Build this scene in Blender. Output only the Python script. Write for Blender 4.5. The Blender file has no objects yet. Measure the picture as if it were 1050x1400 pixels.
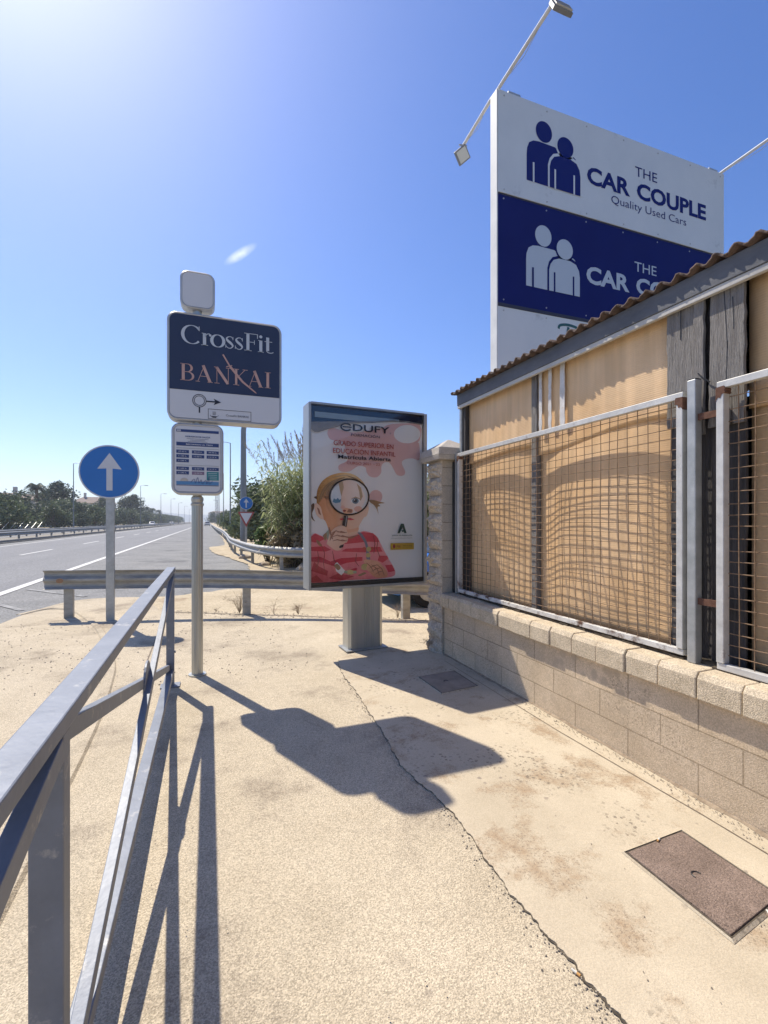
import bpy, math, random
from mathutils import Vector, Matrix
random.seed(7)
R = math.radians
scene = bpy.context.scene
COL = scene.collection

# ------------------------------------------------------------ camera, sky, sun
cam_data = bpy.data.cameras.new("camera")
cam = bpy.data.objects.new("camera", cam_data)
COL.objects.link(cam)
cam.location = (0, 0, 1.45)
cam.rotation_euler = (R(90), 0, R(-20.48))
cam_data.sensor_fit = 'VERTICAL'
cam_data.sensor_height = 36.0
cam_data.lens = 16.457
cam_data.shift_y = 13 / 1400
cam_data.clip_start = 0.02
cam_data.clip_end = 9000
scene.camera = cam

SUN_EL, SUN_AZ = R(53), R(24)          # azimuth: left of the road's direction (+Y)
to_sun = Vector((-math.sin(SUN_AZ) * math.cos(SUN_EL), math.cos(SUN_AZ) * math.cos(SUN_EL), math.sin(SUN_EL)))
world = bpy.data.worlds.new("World")
scene.world = world
world.use_nodes = True
wn = world.node_tree.nodes
wl = world.node_tree.links
wn.clear()
sky = wn.new("ShaderNodeTexSky")
sky.sky_type = 'NISHITA'
sky.sun_disc = False
sky.sun_elevation = SUN_EL
sky.sun_rotation = -SUN_AZ
sky.altitude = 0
sky.air_density = 1.0
sky.dust_density = 0.65
sky.ozone_density = 5.0
hsv = wn.new("ShaderNodeHueSaturation")
hsv.inputs['Saturation'].default_value = 1.24
hsv.inputs['Hue'].default_value = 0.512
bg = wn.new("ShaderNodeBackground")
bg.inputs['Strength'].default_value = 0.1
wo = wn.new("ShaderNodeOutputWorld")
wl.new(sky.outputs[0], hsv.inputs['Color'])
# one small wisp of cirrus
wt = wn.new("ShaderNodeTexCoord")
wm = wn.new("ShaderNodeMapping")
wm.vector_type = 'TEXTURE'
CL = Vector((0.0598, 1.0, 0.5468)).normalized()
wm.inputs['Location'].default_value = CL
wm.inputs['Rotation'].default_value = (0, R(-32), 0)
wm.inputs['Scale'].default_value = (0.034, 0.2, 0.0085)
wl.new(wt.outputs['Generated'], wm.inputs['Vector'])
wg = wn.new("ShaderNodeTexGradient")
wg.gradient_type = 'SPHERICAL'
wl.new(wm.outputs[0], wg.inputs['Vector'])
wnz = wn.new("ShaderNodeTexNoise")
wnz.inputs['Scale'].default_value = 60
wnz.inputs['Detail'].default_value = 6
wl.new(wt.outputs['Generated'], wnz.inputs['Vector'])
wmu = wn.new("ShaderNodeMath")
wmu.operation = 'MULTIPLY'
wl.new(wg.outputs['Fac'], wmu.inputs[0])
wl.new(wnz.outputs['Fac'], wmu.inputs[1])
wmx = wn.new("ShaderNodeMix")
wmx.data_type = 'RGBA'
wl.new(wmu.outputs[0], wmx.inputs[0])
wl.new(hsv.outputs[0], wmx.inputs[6])
wmx.inputs[7].default_value = (9.0, 9.2, 9.6, 1)
wl.new(wmx.outputs[2], bg.inputs['Color'])
wl.new(bg.outputs[0], wo.inputs['Surface'])

sun_data = bpy.data.lights.new("sun", 'SUN')
sun_data.energy = 3.7
sun_data.angle = R(0.53)
sun_data.color = (1.0, 0.92, 0.80)
sun = bpy.data.objects.new("sun", sun_data)
COL.objects.link(sun)
sun.location = to_sun * 50
sun.rotation_euler = (-to_sun).to_track_quat('-Z', 'Y').to_euler()

scene.view_settings.view_transform = 'Standard'
scene.view_settings.look = 'None'
scene.view_settings.gamma = 1.0
scene.view_settings.exposure = 0.8
scene.render.engine = 'CYCLES'
scene.cycles.max_bounces = 8
scene.cycles.transparent_max_bounces = 12


# ------------------------------------------------------------ materials
def mat(name, c1, c2=None, scale=4.0, rough=0.7, bump=0.0, bscale=60.0, metallic=0.0, spec=0.4,
        stretch=(1, 1, 1), speck=0.0, sscale=120.0, alpha=None, detail=6.0, c3=None, c3scale=1.0, c3amt=0.0, bdist=0.01):
    m = bpy.data.materials.new(name)
    m.use_nodes = True
    nt = m.node_tree
    n, l = nt.nodes, nt.links
    b = n['Principled BSDF']
    b.inputs['Roughness'].default_value = rough
    b.inputs['Metallic'].default_value = metallic
    b.inputs['Specular IOR Level'].default_value = spec
    tc = n.new('ShaderNodeTexCoord')
    mp = n.new('ShaderNodeMapping')
    mp.inputs['Scale'].default_value = stretch
    l.new(tc.outputs['Object'], mp.inputs['Vector'])
    col = None
    if c2 is None:
        b.inputs['Base Color'].default_value = (*c1, 1)
    else:
        no = n.new('ShaderNodeTexNoise')
        no.inputs['Scale'].default_value = scale
        no.inputs['Detail'].default_value = detail
        no.inputs['Roughness'].default_value = 0.65
        l.new(mp.outputs[0], no.inputs['Vector'])
        cr = n.new('ShaderNodeValToRGB')
        cr.color_ramp.elements[0].position = 0.32
        cr.color_ramp.elements[1].position = 0.68
        cr.color_ramp.elements[0].color = (*c1, 1)
        cr.color_ramp.elements[1].color = (*c2, 1)
        l.new(no.outputs['Fac'], cr.inputs['Fac'])
        col = cr.outputs['Color']
        if c3 is not None:
            n3 = n.new('ShaderNodeTexNoise')
            n3.inputs['Scale'].default_value = c3scale
            n3.inputs['Detail'].default_value = 9
            n3.inputs['Roughness'].default_value = 0.7
            l.new(mp.outputs[0], n3.inputs['Vector'])
            r3 = n.new('ShaderNodeValToRGB')
            r3.color_ramp.elements[0].position = 1.0 - c3amt
            r3.color_ramp.elements[1].position = min(1.0, 1.12 - c3amt)
            l.new(n3.outputs['Fac'], r3.inputs['Fac'])
            mx = n.new('ShaderNodeMix')
            mx.data_type = 'RGBA'
            l.new(r3.outputs['Color'], mx.inputs[0])
            l.new(col, mx.inputs[6])
            mx.inputs[7].default_value = (*c3, 1)
            col = mx.outputs[2]
        if speck:
            vo = n.new('ShaderNodeTexVoronoi')
            vo.inputs['Scale'].default_value = sscale
            l.new(mp.outputs[0], vo.inputs['Vector'])
            sp = n.new('ShaderNodeSeparateColor')
            l.new(vo.outputs['Color'], sp.inputs[0])
            mr = n.new('ShaderNodeMapRange')
            mr.inputs['To Min'].default_value = 1 - speck
            mr.inputs['To Max'].default_value = 1 + speck
            l.new(sp.outputs[0], mr.inputs['Value'])
            ml = n.new('ShaderNodeVectorMath')
            ml.operation = 'SCALE'
            l.new(col, ml.inputs[0])
            l.new(mr.outputs[0], ml.inputs['Scale'])
            col = ml.outputs[0]
        l.new(col, b.inputs['Base Color'])
        rr = n.new('ShaderNodeMapRange')
        rr.inputs['To Min'].default_value = max(0.02, rough - 0.1)
        rr.inputs['To Max'].default_value = min(1, rough + 0.1)
        l.new(no.outputs['Fac'], rr.inputs['Value'])
        l.new(rr.outputs[0], b.inputs['Roughness'])
    if bump:
        nb = n.new('ShaderNodeTexNoise')
        nb.inputs['Scale'].default_value = bscale
        nb.inputs['Detail'].default_value = 7
        l.new(mp.outputs[0], nb.inputs['Vector'])
        bu = n.new('ShaderNodeBump')
        bu.inputs['Strength'].default_value = bump
        bu.inputs['Distance'].default_value = bdist
        l.new(nb.outputs['Fac'], bu.inputs['Height'])
        l.new(bu.outputs[0], b.inputs['Normal'])
    return m


def leaf_mat(name, c1, c2, trans=0.3):
    m = bpy.data.materials.new(name)
    m.use_nodes = True
    n, l = m.node_tree.nodes, m.node_tree.links
    n.clear()
    ge = n.new('ShaderNodeNewGeometry')
    cr = n.new('ShaderNodeValToRGB')
    cr.color_ramp.elements[0].color = (*c1, 1)
    cr.color_ramp.elements[1].color = (*c2, 1)
    l.new(ge.outputs['Random Per Island'], cr.inputs['Fac'])
    d = n.new('ShaderNodeBsdfDiffuse')
    t = n.new('ShaderNodeBsdfTranslucent')
    g = n.new('ShaderNodeBsdfGlossy')
    g.inputs['Roughness'].default_value = 0.45
    g.inputs['Color'].default_value = (0.5, 0.5, 0.5, 1)
    mx = n.new('ShaderNodeMixShader')
    mx.inputs[0].default_value = trans
    m2 = n.new('ShaderNodeMixShader')
    m2.inputs[0].default_value = 0.06
    o = n.new('ShaderNodeOutputMaterial')
    l.new(cr.outputs[0], d.inputs['Color'])
    l.new(cr.outputs[0], t.inputs['Color'])
    l.new(d.outputs[0], mx.inputs[1])
    l.new(t.outputs[0], mx.inputs[2])
    l.new(mx.outputs[0], m2.inputs[1])
    l.new(g.outputs[0], m2.inputs[2])
    l.new(m2.outputs[0], o.inputs['Surface'])
    return m


def block_mat(name, c1, c2, mortar, bw, bh, axis='y', z0=0.0, offset=0.5, msize=0.006, bump=0.6):
    m = mat(name, c1, c2, scale=3.5, rough=0.9, spec=0.2, speck=0.16, sscale=170)
    n, l = m.node_tree.nodes, m.node_tree.links
    b = n['Principled BSDF']
    tc = n.new('ShaderNodeTexCoord')
    sx = n.new('ShaderNodeSeparateXYZ')
    l.new(tc.outputs['Object'], sx.inputs[0])
    ad = n.new('ShaderNodeMath')
    ad.operation = 'ADD'
    ad.inputs[1].default_value = -z0
    l.new(sx.outputs['Z'], ad.inputs[0])
    cb = n.new('ShaderNodeCombineXYZ')
    l.new(sx.outputs['Y' if axis == 'y' else 'X'], cb.inputs['X'])
    l.new(ad.outputs[0], cb.inputs['Y'])
    br = n.new('ShaderNodeTexBrick')
    br.offset = offset
    br.inputs['Scale'].default_value = 1
    br.inputs['Brick Width'].default_value = bw
    br.inputs['Row Height'].default_value = bh
    br.inputs['Mortar Size'].default_value = msize
    br.inputs['Mortar Smooth'].default_value = 0.2
    br.inputs['Color1'].default_value = (0.88, 0.88, 0.88, 1)
    br.inputs['Color2'].default_value = (1.06, 1.04, 1.0, 1)
    br.inputs['Mortar'].default_value = (*mortar, 1)
    l.new(cb.outputs[0], br.inputs['Vector'])
    old = b.inputs['Base Color'].links[0].from_socket
    ml = n.new('ShaderNodeVectorMath')
    ml.operation = 'MULTIPLY'
    l.new(old, ml.inputs[0])
    l.new(br.outputs['Color'], ml.inputs[1])
    l.new(ml.outputs[0], b.inputs['Base Color'])
    nb = n.new('ShaderNodeTexNoise')
    nb.inputs['Scale'].default_value = 150
    nb.inputs['Detail'].default_value = 4
    l.new(tc.outputs['Object'], nb.inputs['Vector'])
    b1 = n.new('ShaderNodeBump')
    b1.inputs['Strength'].default_value = bump
    b1.inputs['Distance'].default_value = 0.004
    l.new(nb.outputs['Fac'], b1.inputs['Height'])
    b2 = n.new('ShaderNodeBump')
    b2.invert = True
    b2.inputs['Strength'].default_value = 0.8
    b2.inputs['Distance'].default_value = 0.006
    l.new(br.outputs['Fac'], b2.inputs['Height'])
    l.new(b1.outputs[0], b2.inputs['Normal'])
    l.new(b2.outputs[0], b.inputs['Normal'])
    return m


def glass_mat(name, tint=(1, 1, 1), refl=0.06):
    m = bpy.data.materials.new(name)
    m.use_nodes = True
    n, l = m.node_tree.nodes, m.node_tree.links
    n.clear()
    t = n.new('ShaderNodeBsdfTransparent')
    t.inputs['Color'].default_value = (*tint, 1)
    g = n.new('ShaderNodeBsdfGlossy')
    g.inputs['Roughness'].default_value = 0.02
    fr = n.new('ShaderNodeFresnel')
    fr.inputs['IOR'].default_value = 1.45
    mx = n.new('ShaderNodeMixShader')
    o = n.new('ShaderNodeOutputMaterial')
    l.new(fr.outputs[0], mx.inputs[0])
    l.new(t.outputs[0], mx.inputs[1])
    l.new(g.outputs[0], mx.inputs[2])
    l.new(mx.outputs[0], o.inputs['Surface'])
    return m


# ------------------------------------------------------------ mesh helpers
def total_shift(parent):
    v = Vector((0, 0, 0))
    while parent is not None:
        v += parent.location
        parent = parent.parent
    return v


class MB:
    """Collects faces; build() links them as ONE mesh object."""

    def __init__(self):
        self.v, self.f, self.m = [], [], []
        self.cur = 0

    def quad(self, *pts):
        i = len(self.v)
        self.v.extend(tuple(p) for p in pts)
        self.f.append(tuple(range(i, i + len(pts))))
        self.m.append(self.cur)
        return self

    def add(self, verts, faces, T=None):
        i = len(self.v)
        self.v.extend(tuple(T @ Vector(p)) if T is not None else tuple(p) for p in verts)
        for f in faces:
            self.f.append(tuple(i + k for k in f))
            self.m.append(self.cur)
        return self

    def box(self, a, b, T=None):
        (x0, y0, z0), (x1, y1, z1) = a, b
        vs = [(x0, y0, z0), (x1, y0, z0), (x1, y1, z0), (x0, y1, z0), (x0, y0, z1), (x1, y0, z1), (x1, y1, z1), (x0, y1, z1)]
        fs = [(0, 3, 2, 1), (4, 5, 6, 7), (0, 1, 5, 4), (1, 2, 6, 5), (2, 3, 7, 6), (3, 0, 4, 7)]
        return self.add(vs, fs, T)

    def bar(self, p, q, w, h, up=(0, 0, 1)):
        """rectangular bar from p to q; w across, h along 'up'"""
        p, q = Vector(p), Vector(q)
        d = (q - p).normalized()
        u = Vector(up)
        s = d.cross(u)
        if s.length < 1e-4:
            s = d.cross(Vector((1, 0, 0)))
        s.normalize()
        u = s.cross(d).normalized()
        vs = []
        for c in (p, q):
            for a, b in ((-1, -1), (1, -1), (1, 1), (-1, 1)):
                vs.append(c + s * (a * w / 2) + u * (b * h / 2))
        return self.add(vs, [(0, 1, 2, 3), (7, 6, 5, 4), (0, 4, 5, 1), (1, 5, 6, 2), (2, 6, 7, 3), (3, 7, 4, 0)])

    def tube(self, pts, r, n=8, cap=True):
        pts = [Vector(p) for p in pts]
        rs = r if isinstance(r, (list, tuple)) else [r] * len(pts)
        vs, fs = [], []
        prev = None
        for i, p in enumerate(pts):
            d = (pts[min(i + 1, len(pts) - 1)] - pts[max(i - 1, 0)]).normalized()
            ref = prev if prev is not None else (Vector((1, 0, 0)) if abs(d.z) > 0.8 else Vector((0, 0, 1)))
            s = (ref - d * ref.dot(d)).normalized()
            prev = s
            t = d.cross(s)
            for k in range(n):
                a = 2 * math.pi * k / n
                vs.append(p + (s * math.cos(a) + t * math.sin(a)) * rs[i])
        for i in range(len(pts) - 1):
            for k in range(n):
                a, b = i * n + k, i * n + (k + 1) % n
                fs.append((a, b, b + n, a + n))
        if cap:
            fs.append(tuple(range(n - 1, -1, -1)))
            fs.append(tuple((len(pts) - 1) * n + k for k in range(n)))
        return self.add(vs, fs)

    def prism(self, poly, lo, hi, fn):
        """poly (a,b) extruded from lo to hi; fn(a,b,c) -> xyz"""
        n = len(poly)
        vs = [fn(a, b, lo) for a, b in poly] + [fn(a, b, hi) for a, b in poly]
        fs = [tuple(range(n)), tuple(range(2 * n - 1, n - 1, -1))]
        fs += [(i, i + n, (i + 1) % n + n, (i + 1) % n) for i in range(n)]
        return self.add(vs, fs)

    def flat(self, poly, fn, c=0.0):
        self.add([fn(a, b, c) for a, b in poly], [tuple(range(len(poly)))])
        return self

    def build(self, name, mats, parent=None, smooth=False, bevel=0.0, fix=True, seg=2):
        me = bpy.data.meshes.new(name)
        sh = total_shift(parent)
        me.from_pydata([(x - sh.x, y - sh.y, z - sh.z) for x, y, z in self.v], [], self.f)
        if not isinstance(mats, (list, tuple)):
            mats = [mats]
        for m in mats:
            me.materials.append(m)
        if len(mats) > 1:
            me.polygons.foreach_set('material_index', self.m)
        if smooth:
            me.polygons.foreach_set('use_smooth', [True] * len(me.polygons))
        me.update()
        o = bpy.data.objects.new(name, me)
        COL.objects.link(o)
        if parent is not None:
            o.parent = parent
        if fix:
            import bmesh
            bm = bmesh.new()
            bm.from_mesh(me)
            bmesh.ops.recalc_face_normals(bm, faces=bm.faces)
            bm.to_mesh(me)
            bm.free()
        if bevel:
            bv = o.modifiers.new('bevel', 'BEVEL')
            bv.width = bevel
            bv.segments = seg
            bv.limit_method = 'ANGLE'
            bv.angle_limit = R(35)
        return o


def tag(o, label=None, cat=None, group=None, kind=None):
    if label:
        o['label'] = label
    if cat:
        o['category'] = cat
    if group:
        o['group'] = group
    if kind:
        o['kind'] = kind
    return o


def thing(name, label, cat, loc=(0, 0, 0), group=None):
    o = bpy.data.objects.new(name, None)
    o.empty_display_size = 0.1
    COL.objects.link(o)
    o.location = loc
    return tag(o, label, cat, group)


def copy_tree(o, parent=None):
    c = o.copy()
    COL.objects.link(c)
    c.parent = parent
    for ch in [x for x in COL.objects if x.parent == o]:
        copy_tree(ch, c)
    return c


def setting(name, mb, m, **k):
    return tag(mb.build(name, m, **k), kind='structure')


def rrect(x0, z0, x1, z1, r, n=6):
    pts = []
    for cx, cz, a0 in ((x1 - r, z0 + r, -90), (x1 - r, z1 - r, 0), (x0 + r, z1 - r, 90), (x0 + r, z0 + r, 180)):
        for i in range(n + 1):
            a = R(a0 + 90 * i / n)
            pts.append((cx + r * math.cos(a), cz + r * math.sin(a)))
    return pts


def ell(cx, cy, rx, ry, n=32):
    return [(cx + rx * math.cos(2 * math.pi * i / n), cy + ry * math.sin(2 * math.pi * i / n)) for i in range(n)]


_tc = {}


def text_geo(s, bold=0.0, shear=0.0):
    k = (s, bold, shear)
    if k not in _tc:
        cu = bpy.data.curves.new('txt', 'FONT')
        cu.body = s
        cu.offset = bold
        cu.shear = shear
        cu.resolution_u = 3
        ob = bpy.data.objects.new('txt', cu)
        COL.objects.link(ob)
        dg = bpy.context.evaluated_depsgraph_get()
        me = ob.evaluated_get(dg).to_mesh()
        vs = [(v.co.x, v.co.y) for v in me.vertices]
        fs = [tuple(p.vertices) for p in me.polygons]
        ob.evaluated_get(dg).to_mesh_clear()
        bpy.data.objects.remove(ob)
        bpy.data.curves.remove(cu)
        _tc[k] = (vs, fs)
    return _tc[k]


def put_text(mb, s, x0, x1, z0, z1, fn, c, bold=0.0, shear=0.0):
    """text fitted into the box x0..x1, z0..z1"""
    vs, fs = text_geo(s, bold, shear)
    ax, bx = min(v[0] for v in vs), max(v[0] for v in vs)
    az, bz = min(v[1] for v in vs), max(v[1] for v in vs)
    mb.add([fn(x0 + (v[0] - ax) / (bx - ax) * (x1 - x0), z0 + (v[1] - az) / (bz - az) * (z1 - z0), c) for v in vs], fs)


def stroke(mb, pts, w, fn, c):
    """flat stroke along pts; w: one width, a list, or (thick, thin) chosen by direction"""
    n = len(pts)
    vs, fs = [], []
    for i, (x, y) in enumerate(pts):
        ax, ay = pts[max(i - 1, 0)]
        bx, by = pts[min(i + 1, n - 1)]
        L = math.hypot(bx - ax, by - ay) or 1
        dx, dy = (bx - ax) / L, (by - ay) / L
        if isinstance(w, tuple):
            ww = w[1] + (w[0] - w[1]) * abs(dy) ** 1.6
        elif isinstance(w, list):
            ww = w[i]
        else:
            ww = w
        vs.append(fn(x - dy * ww / 2, y + dx * ww / 2, c))
        vs.append(fn(x + dy * ww / 2, y - dx * ww / 2, c))
    for i in range(n - 1):
        fs.append((2 * i, 2 * i + 1, 2 * i + 3, 2 * i + 2))
    mb.add(vs, fs)


def arc(cx, cy, rx, ry, a0, a1, n=18):
    return [(cx + rx * math.cos(R(a0 + (a1 - a0) * i / n)), cy + ry * math.sin(R(a0 + (a1 - a0) * i / n))) for i in range(n + 1)]


def smooth_line(pts, sub=6):
    out = []
    for i in range(len(pts) - 1):
        p0, p1, p2, p3 = pts[max(i - 1, 0)], pts[i], pts[i + 1], pts[min(i + 2, len(pts) - 1)]
        for k in range(sub):
            t = k / sub
            out.append(tuple(0.5 * (2 * b + (c - a) * t + (2 * a - 5 * b + 4 * c - d) * t * t + (3 * b - a - 3 * c + d) * t ** 3)
                             for a, b, c, d in zip(p0, p1, p2, p3)))
    out.append(tuple(pts[-1]))
    return out


XY = lambda a, b, c: (a, b, c)

# ------------------------------------------------------------ palette
M_conc = mat('old_concrete', (0.45, 0.38, 0.27), (0.56, 0.48, 0.35), scale=2.2, rough=0.95, bump=0.45, bscale=150, spec=0.15,
             speck=0.32, sscale=230, c3=(0.33, 0.275, 0.20), c3scale=1.1, c3amt=0.50, bdist=0.012)
M_new = mat('smooth_concrete', (0.46, 0.39, 0.28), (0.565, 0.485, 0.355), scale=1.7, rough=0.92, bump=0.35, bscale=160, spec=0.15,
            speck=0.10, sscale=260, c3=(0.38, 0.285, 0.185), c3scale=2.6, c3amt=0.47, bdist=0.005)
def add_spots(m, scale, col, rad=0.2, mscale=1.3, m0=0.52):
    n, l = m.node_tree.nodes, m.node_tree.links
    b = n['Principled BSDF']
    old = b.inputs['Base Color'].links[0].from_socket
    tc = n.new('ShaderNodeTexCoord')
    nz = n.new('ShaderNodeTexNoise')
    nz.inputs['Scale'].default_value = scale * 2.2
    l.new(tc.outputs['Object'], nz.inputs['Vector'])
    mixv = n.new('ShaderNodeMix')
    mixv.data_type = 'RGBA'
    mixv.inputs[0].default_value = 0.03
    l.new(tc.outputs['Object'], mixv.inputs[6])
    l.new(nz.outputs['Color'], mixv.inputs[7])
    vo = n.new('ShaderNodeTexVoronoi')
    vo.inputs['Scale'].default_value = scale
    l.new(mixv.outputs[2], vo.inputs['Vector'])
    r1 = n.new('ShaderNodeMapRange')
    r1.inputs['From Min'].default_value = rad
    r1.inputs['From Max'].default_value = rad * 0.6
    l.new(vo.outputs['Distance'], r1.inputs['Value'])
    n2 = n.new('ShaderNodeTexNoise')
    n2.inputs['Scale'].default_value = mscale
    n2.inputs['Detail'].default_value = 6
    l.new(tc.outputs['Object'], n2.inputs['Vector'])
    r2 = n.new('ShaderNodeMapRange')
    r2.inputs['From Min'].default_value = m0
    r2.inputs['From Max'].default_value = m0 + 0.12
    r2.inputs['To Max'].default_value = 0.75
    l.new(n2.outputs['Fac'], r2.inputs['Value'])
    mu = n.new('ShaderNodeMath')
    mu.operation = 'MULTIPLY'
    l.new(r1.outputs[0], mu.inputs[0])
    l.new(r2.outputs[0], mu.inputs[1])
    mx = n.new('ShaderNodeMix')
    mx.data_type = 'RGBA'
    l.new(mu.outputs[0], mx.inputs[0])
    l.new(old, mx.inputs[6])
    mx.inputs[7].default_value = (*col, 1)
    l.new(mx.outputs[2], b.inputs['Base Color'])
add_spots(M_new, 34, (0.15, 0.125, 0.095), 0.36, 1.9, 0.52)
add_spots(M_new, 75, (0.20, 0.155, 0.11), 0.38, 2.6, 0.49)
add_spots(M_new, 9, (0.22, 0.18, 0.15), 0.13, 1.0, 0.45)
add_spots(M_conc, 7, (0.24, 0.2, 0.16), 0.10, 0.9, 0.5)
M_dirt = mat('dry_dirt', (0.42, 0.345, 0.23), (0.55, 0.465, 0.325), scale=1.2, rough=1.0, bump=0.7, bscale=30, spec=0.1,
             speck=0.18, sscale=60, c3=(0.3, 0.22, 0.15), c3scale=0.7, c3amt=0.42, bdist=0.02)
M_crack = mat('crack_dirt', (0.05, 0.042, 0.032), (0.14, 0.115, 0.085), scale=30, rough=1.0, spec=0.1)
M_asph = mat('shoulder_asphalt', (0.20, 0.20, 0.19), (0.27, 0.265, 0.25), scale=0.8, rough=0.9, bump=0.6, bscale=90, spec=0.2,
             speck=0.3, sscale=55, c3=(0.125, 0.125, 0.125), c3scale=0.35, c3amt=0.45)
M_lane = mat('lane_asphalt', (0.18, 0.18, 0.18), (0.235, 0.235, 0.23), scale=0.6, rough=0.85, bump=0.3, bscale=90, spec=0.25,
             speck=0.18, sscale=60, stretch=(1, 0.15, 1))
M_line = mat('road_paint', (0.55, 0.54, 0.50), (0.72, 0.71, 0.67), scale=3, rough=0.8, spec=0.2, c3=(0.3, 0.3, 0.29), c3scale=5, c3amt=0.38)
M_land = mat('dry_land', (0.20, 0.17, 0.10), (0.30, 0.25, 0.16), scale=0.05, rough=1.0, spec=0.1)
M_galv = mat('galvanised_steel', (0.34, 0.35, 0.34), (0.50, 0.51, 0.50), scale=9, rough=0.5, metallic=0.55, spec=0.5, bump=0.05, bscale=30)
M_rail = mat('weathered_beam_steel', (0.27, 0.265, 0.24), (0.42, 0.41, 0.38), scale=5, rough=0.55, metallic=0.35, spec=0.45, stretch=(1, 1, 3))
M_alu = mat('brushed_aluminium', (0.40, 0.40, 0.37), (0.52, 0.52, 0.48), scale=12, rough=0.38, metallic=0.7, spec=0.5, stretch=(1, 1, 0.08))
M_blue = mat('blue_grey_paint', (0.15, 0.168, 0.20), (0.20, 0.222, 0.262), scale=6, rough=0.5, spec=0.5, c3=(0.40, 0.39, 0.37), c3scale=11, c3amt=0.41, bump=0.12, bscale=40, metallic=0.15)
M_dark = mat('dark_plastic', (0.02, 0.02, 0.022), (0.035, 0.035, 0.037), scale=5, rough=0.5)
M_tyre = mat('tyre_rubber', (0.015, 0.015, 0.016), (0.03, 0.03, 0.03), scale=8, rough=0.85)
M_white = mat('white_sign_face', (0.66, 0.66, 0.66), (0.71, 0.71, 0.71), scale=3, rough=0.45)
M_glass = glass_mat('pane_glass')
M_cglass = mat('tinted_car_glass', (0.02, 0.025, 0.03), rough=0.06, spec=0.6)

# ============================================================ THE SETTING
g = MB()
g.quad((-3000, -300, -0.35), (3000, -300, -0.35), (3000, 4000, -0.35), (-3000, 4000, -0.35))
setting('ground', g, M_land)

# main carriageway and shoulder asphalt
g = MB()
g.quad((-13.0, -60, -0.05), (1.6, -60, -0.05), (1.6, 12.0, -0.05), (1.6, 900, -0.05), (-13.0, 900, -0.05))
setting('shoulder_asphalt', g, M_asph)
g = MB()
g.quad((-11.75, -60, -0.045), (-4.0, -60, -0.045), (-4.0, 900, -0.045), (-11.75, 900, -0.045))
setting('road', g, M_lane)
g = MB()
for x, w in ((-4.03, 0.2), (-11.6, 0.15)):
    g.quad((x - w / 2, -60, -0.04), (x + w / 2, -60, -0.04), (x + w / 2, 900, -0.04), (x - w / 2, 900, -0.04))
y = 14.0
while y < 420:
    g.quad((-7.95, y, -0.04), (-7.81, y, -0.04), (-7.81, y + 4.6, -0.04), (-7.95, y + 4.6, -0.04))
    y += 11.2
setting('road_markings', g, M_line, fix=False)

g = MB()
for a in ((-3.75, 10.6, -2.95, 9.5), (-3.75, 12.4, -2.3, 10.8)):
    dx, dy = a[2] - a[0], a[3] - a[1]
    L = math.hypot(dx, dy)
    nx, ny = -dy / L * 0.05, dx / L * 0.05
    g.quad((a[0] + nx, a[1] + ny, -0.04), (a[0] - nx, a[1] - ny, -0.04), (a[2] - nx, a[3] - ny, -0.04), (a[2] + nx, a[3] + ny, -0.04))
setting('worn_markings', g, mat('worn_road_paint', (0.24, 0.24, 0.23), (0.42, 0.41, 0.38), scale=9, rough=0.9, c3=(0.17, 0.17, 0.165), c3scale=6, c3amt=0.52), fix=False)

# opposite carriageway and central reservation
g = MB()
g.quad((-26.5, -60, -0.05), (-17.2, -60, -0.05), (-17.2, 900, -0.05), (-26.5, 900, -0.05))
setting('opposite_road', g, M_lane)
g = MB()
g.box((-17.2, -60, -0.4), (-13.0, 900, 0.02))
setting('central_reservation', g, mat('reservation_gravel', (0.22, 0.2, 0.16), (0.3, 0.27, 0.21), scale=2, rough=1))

# dirt apron of the side street, with an uneven edge lying over the asphalt
edge = [(1.15, 60), (1.1, 45), (1.0, 34), (0.85, 31), (0.45, 29.6), (0.05, 28.6), (0.15, 24.1), (0.6, 21), (1.0, 18.7), (1.25, 16.6), (1.15, 14.3), (1.35, 12.6), (1.1, 11.4), (0.2, 10.6), (-1.6, 9.9)]
e2 = [(x + random.uniform(-.05, .05), y + random.uniform(-.1, .1)) for x, y in smooth_line(edge, 8)]
g = MB()
g.flat(e2 + [(-1.0, 5), (60, 5), (60, 60)], lambda a, b, c: (a, b, c), -0.025)
setting('dirt_apron', g, M_dirt)
g = MB()
g.quad((1.1, 60, -0.03), (60, 60, -0.03), (60, 900, -0.03), (1.1, 900, -0.03))
setting('roadside_dirt', g, M_dirt)

# pavement: old rough concrete with a rounded corner
corner = [(-2.85, -8), (-2.82, 3), (-2.85, 7.2), (-2.78, 8.1), (-2.62, 9.3), (-2.3, 10.05), (-1.7, 10.18), (-1.1, 9.9), (-0.9, 9.0), (-0.75, 8.45), (-0.56, 8.26), (1.21, 7.29), (3.06, 6.2), (9, 2.9), (9, -8)]
cs = [corner[0], corner[1]] + [tuple(p) for p in smooth_line(corner[2:9], 5)] + corner[9:]
g = MB()
g.prism(cs, -0.2, 0.0, XY)
setting('pavement', g, M_conc)

# newer smooth concrete strip beside the wall, its broken edge 9 mm proud
ck = [(1.62, 5.02), (1.40, 4.86), (1.245, 4.694), (1.175, 4.023), (1.14, 3.285), (1.076, 2.628), (1.123, 2.108), (1.109, 1.54), (1.11, 1.191), (1.115, 1.025), (1.09, 0.6), (1.1, 0.0), (1.12, -3)]
ckf = []
for x, y in smooth_line(ck, 34):
    ckf.append((x + random.uniform(-.0025, .0025) + 0.008 * math.sin(y * 7.0) + 0.004 * math.sin(y * 31 + 1) + 0.003 * math.sin(y * 67 + 2) + 0.0025 * math.sin(y * 151), y))
g = MB()
g.prism(ckf + [(2.9, -3), (2.9, 5.0)], 0.001, 0.007, XY)
setting('new_pavement', g, M_new)

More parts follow.
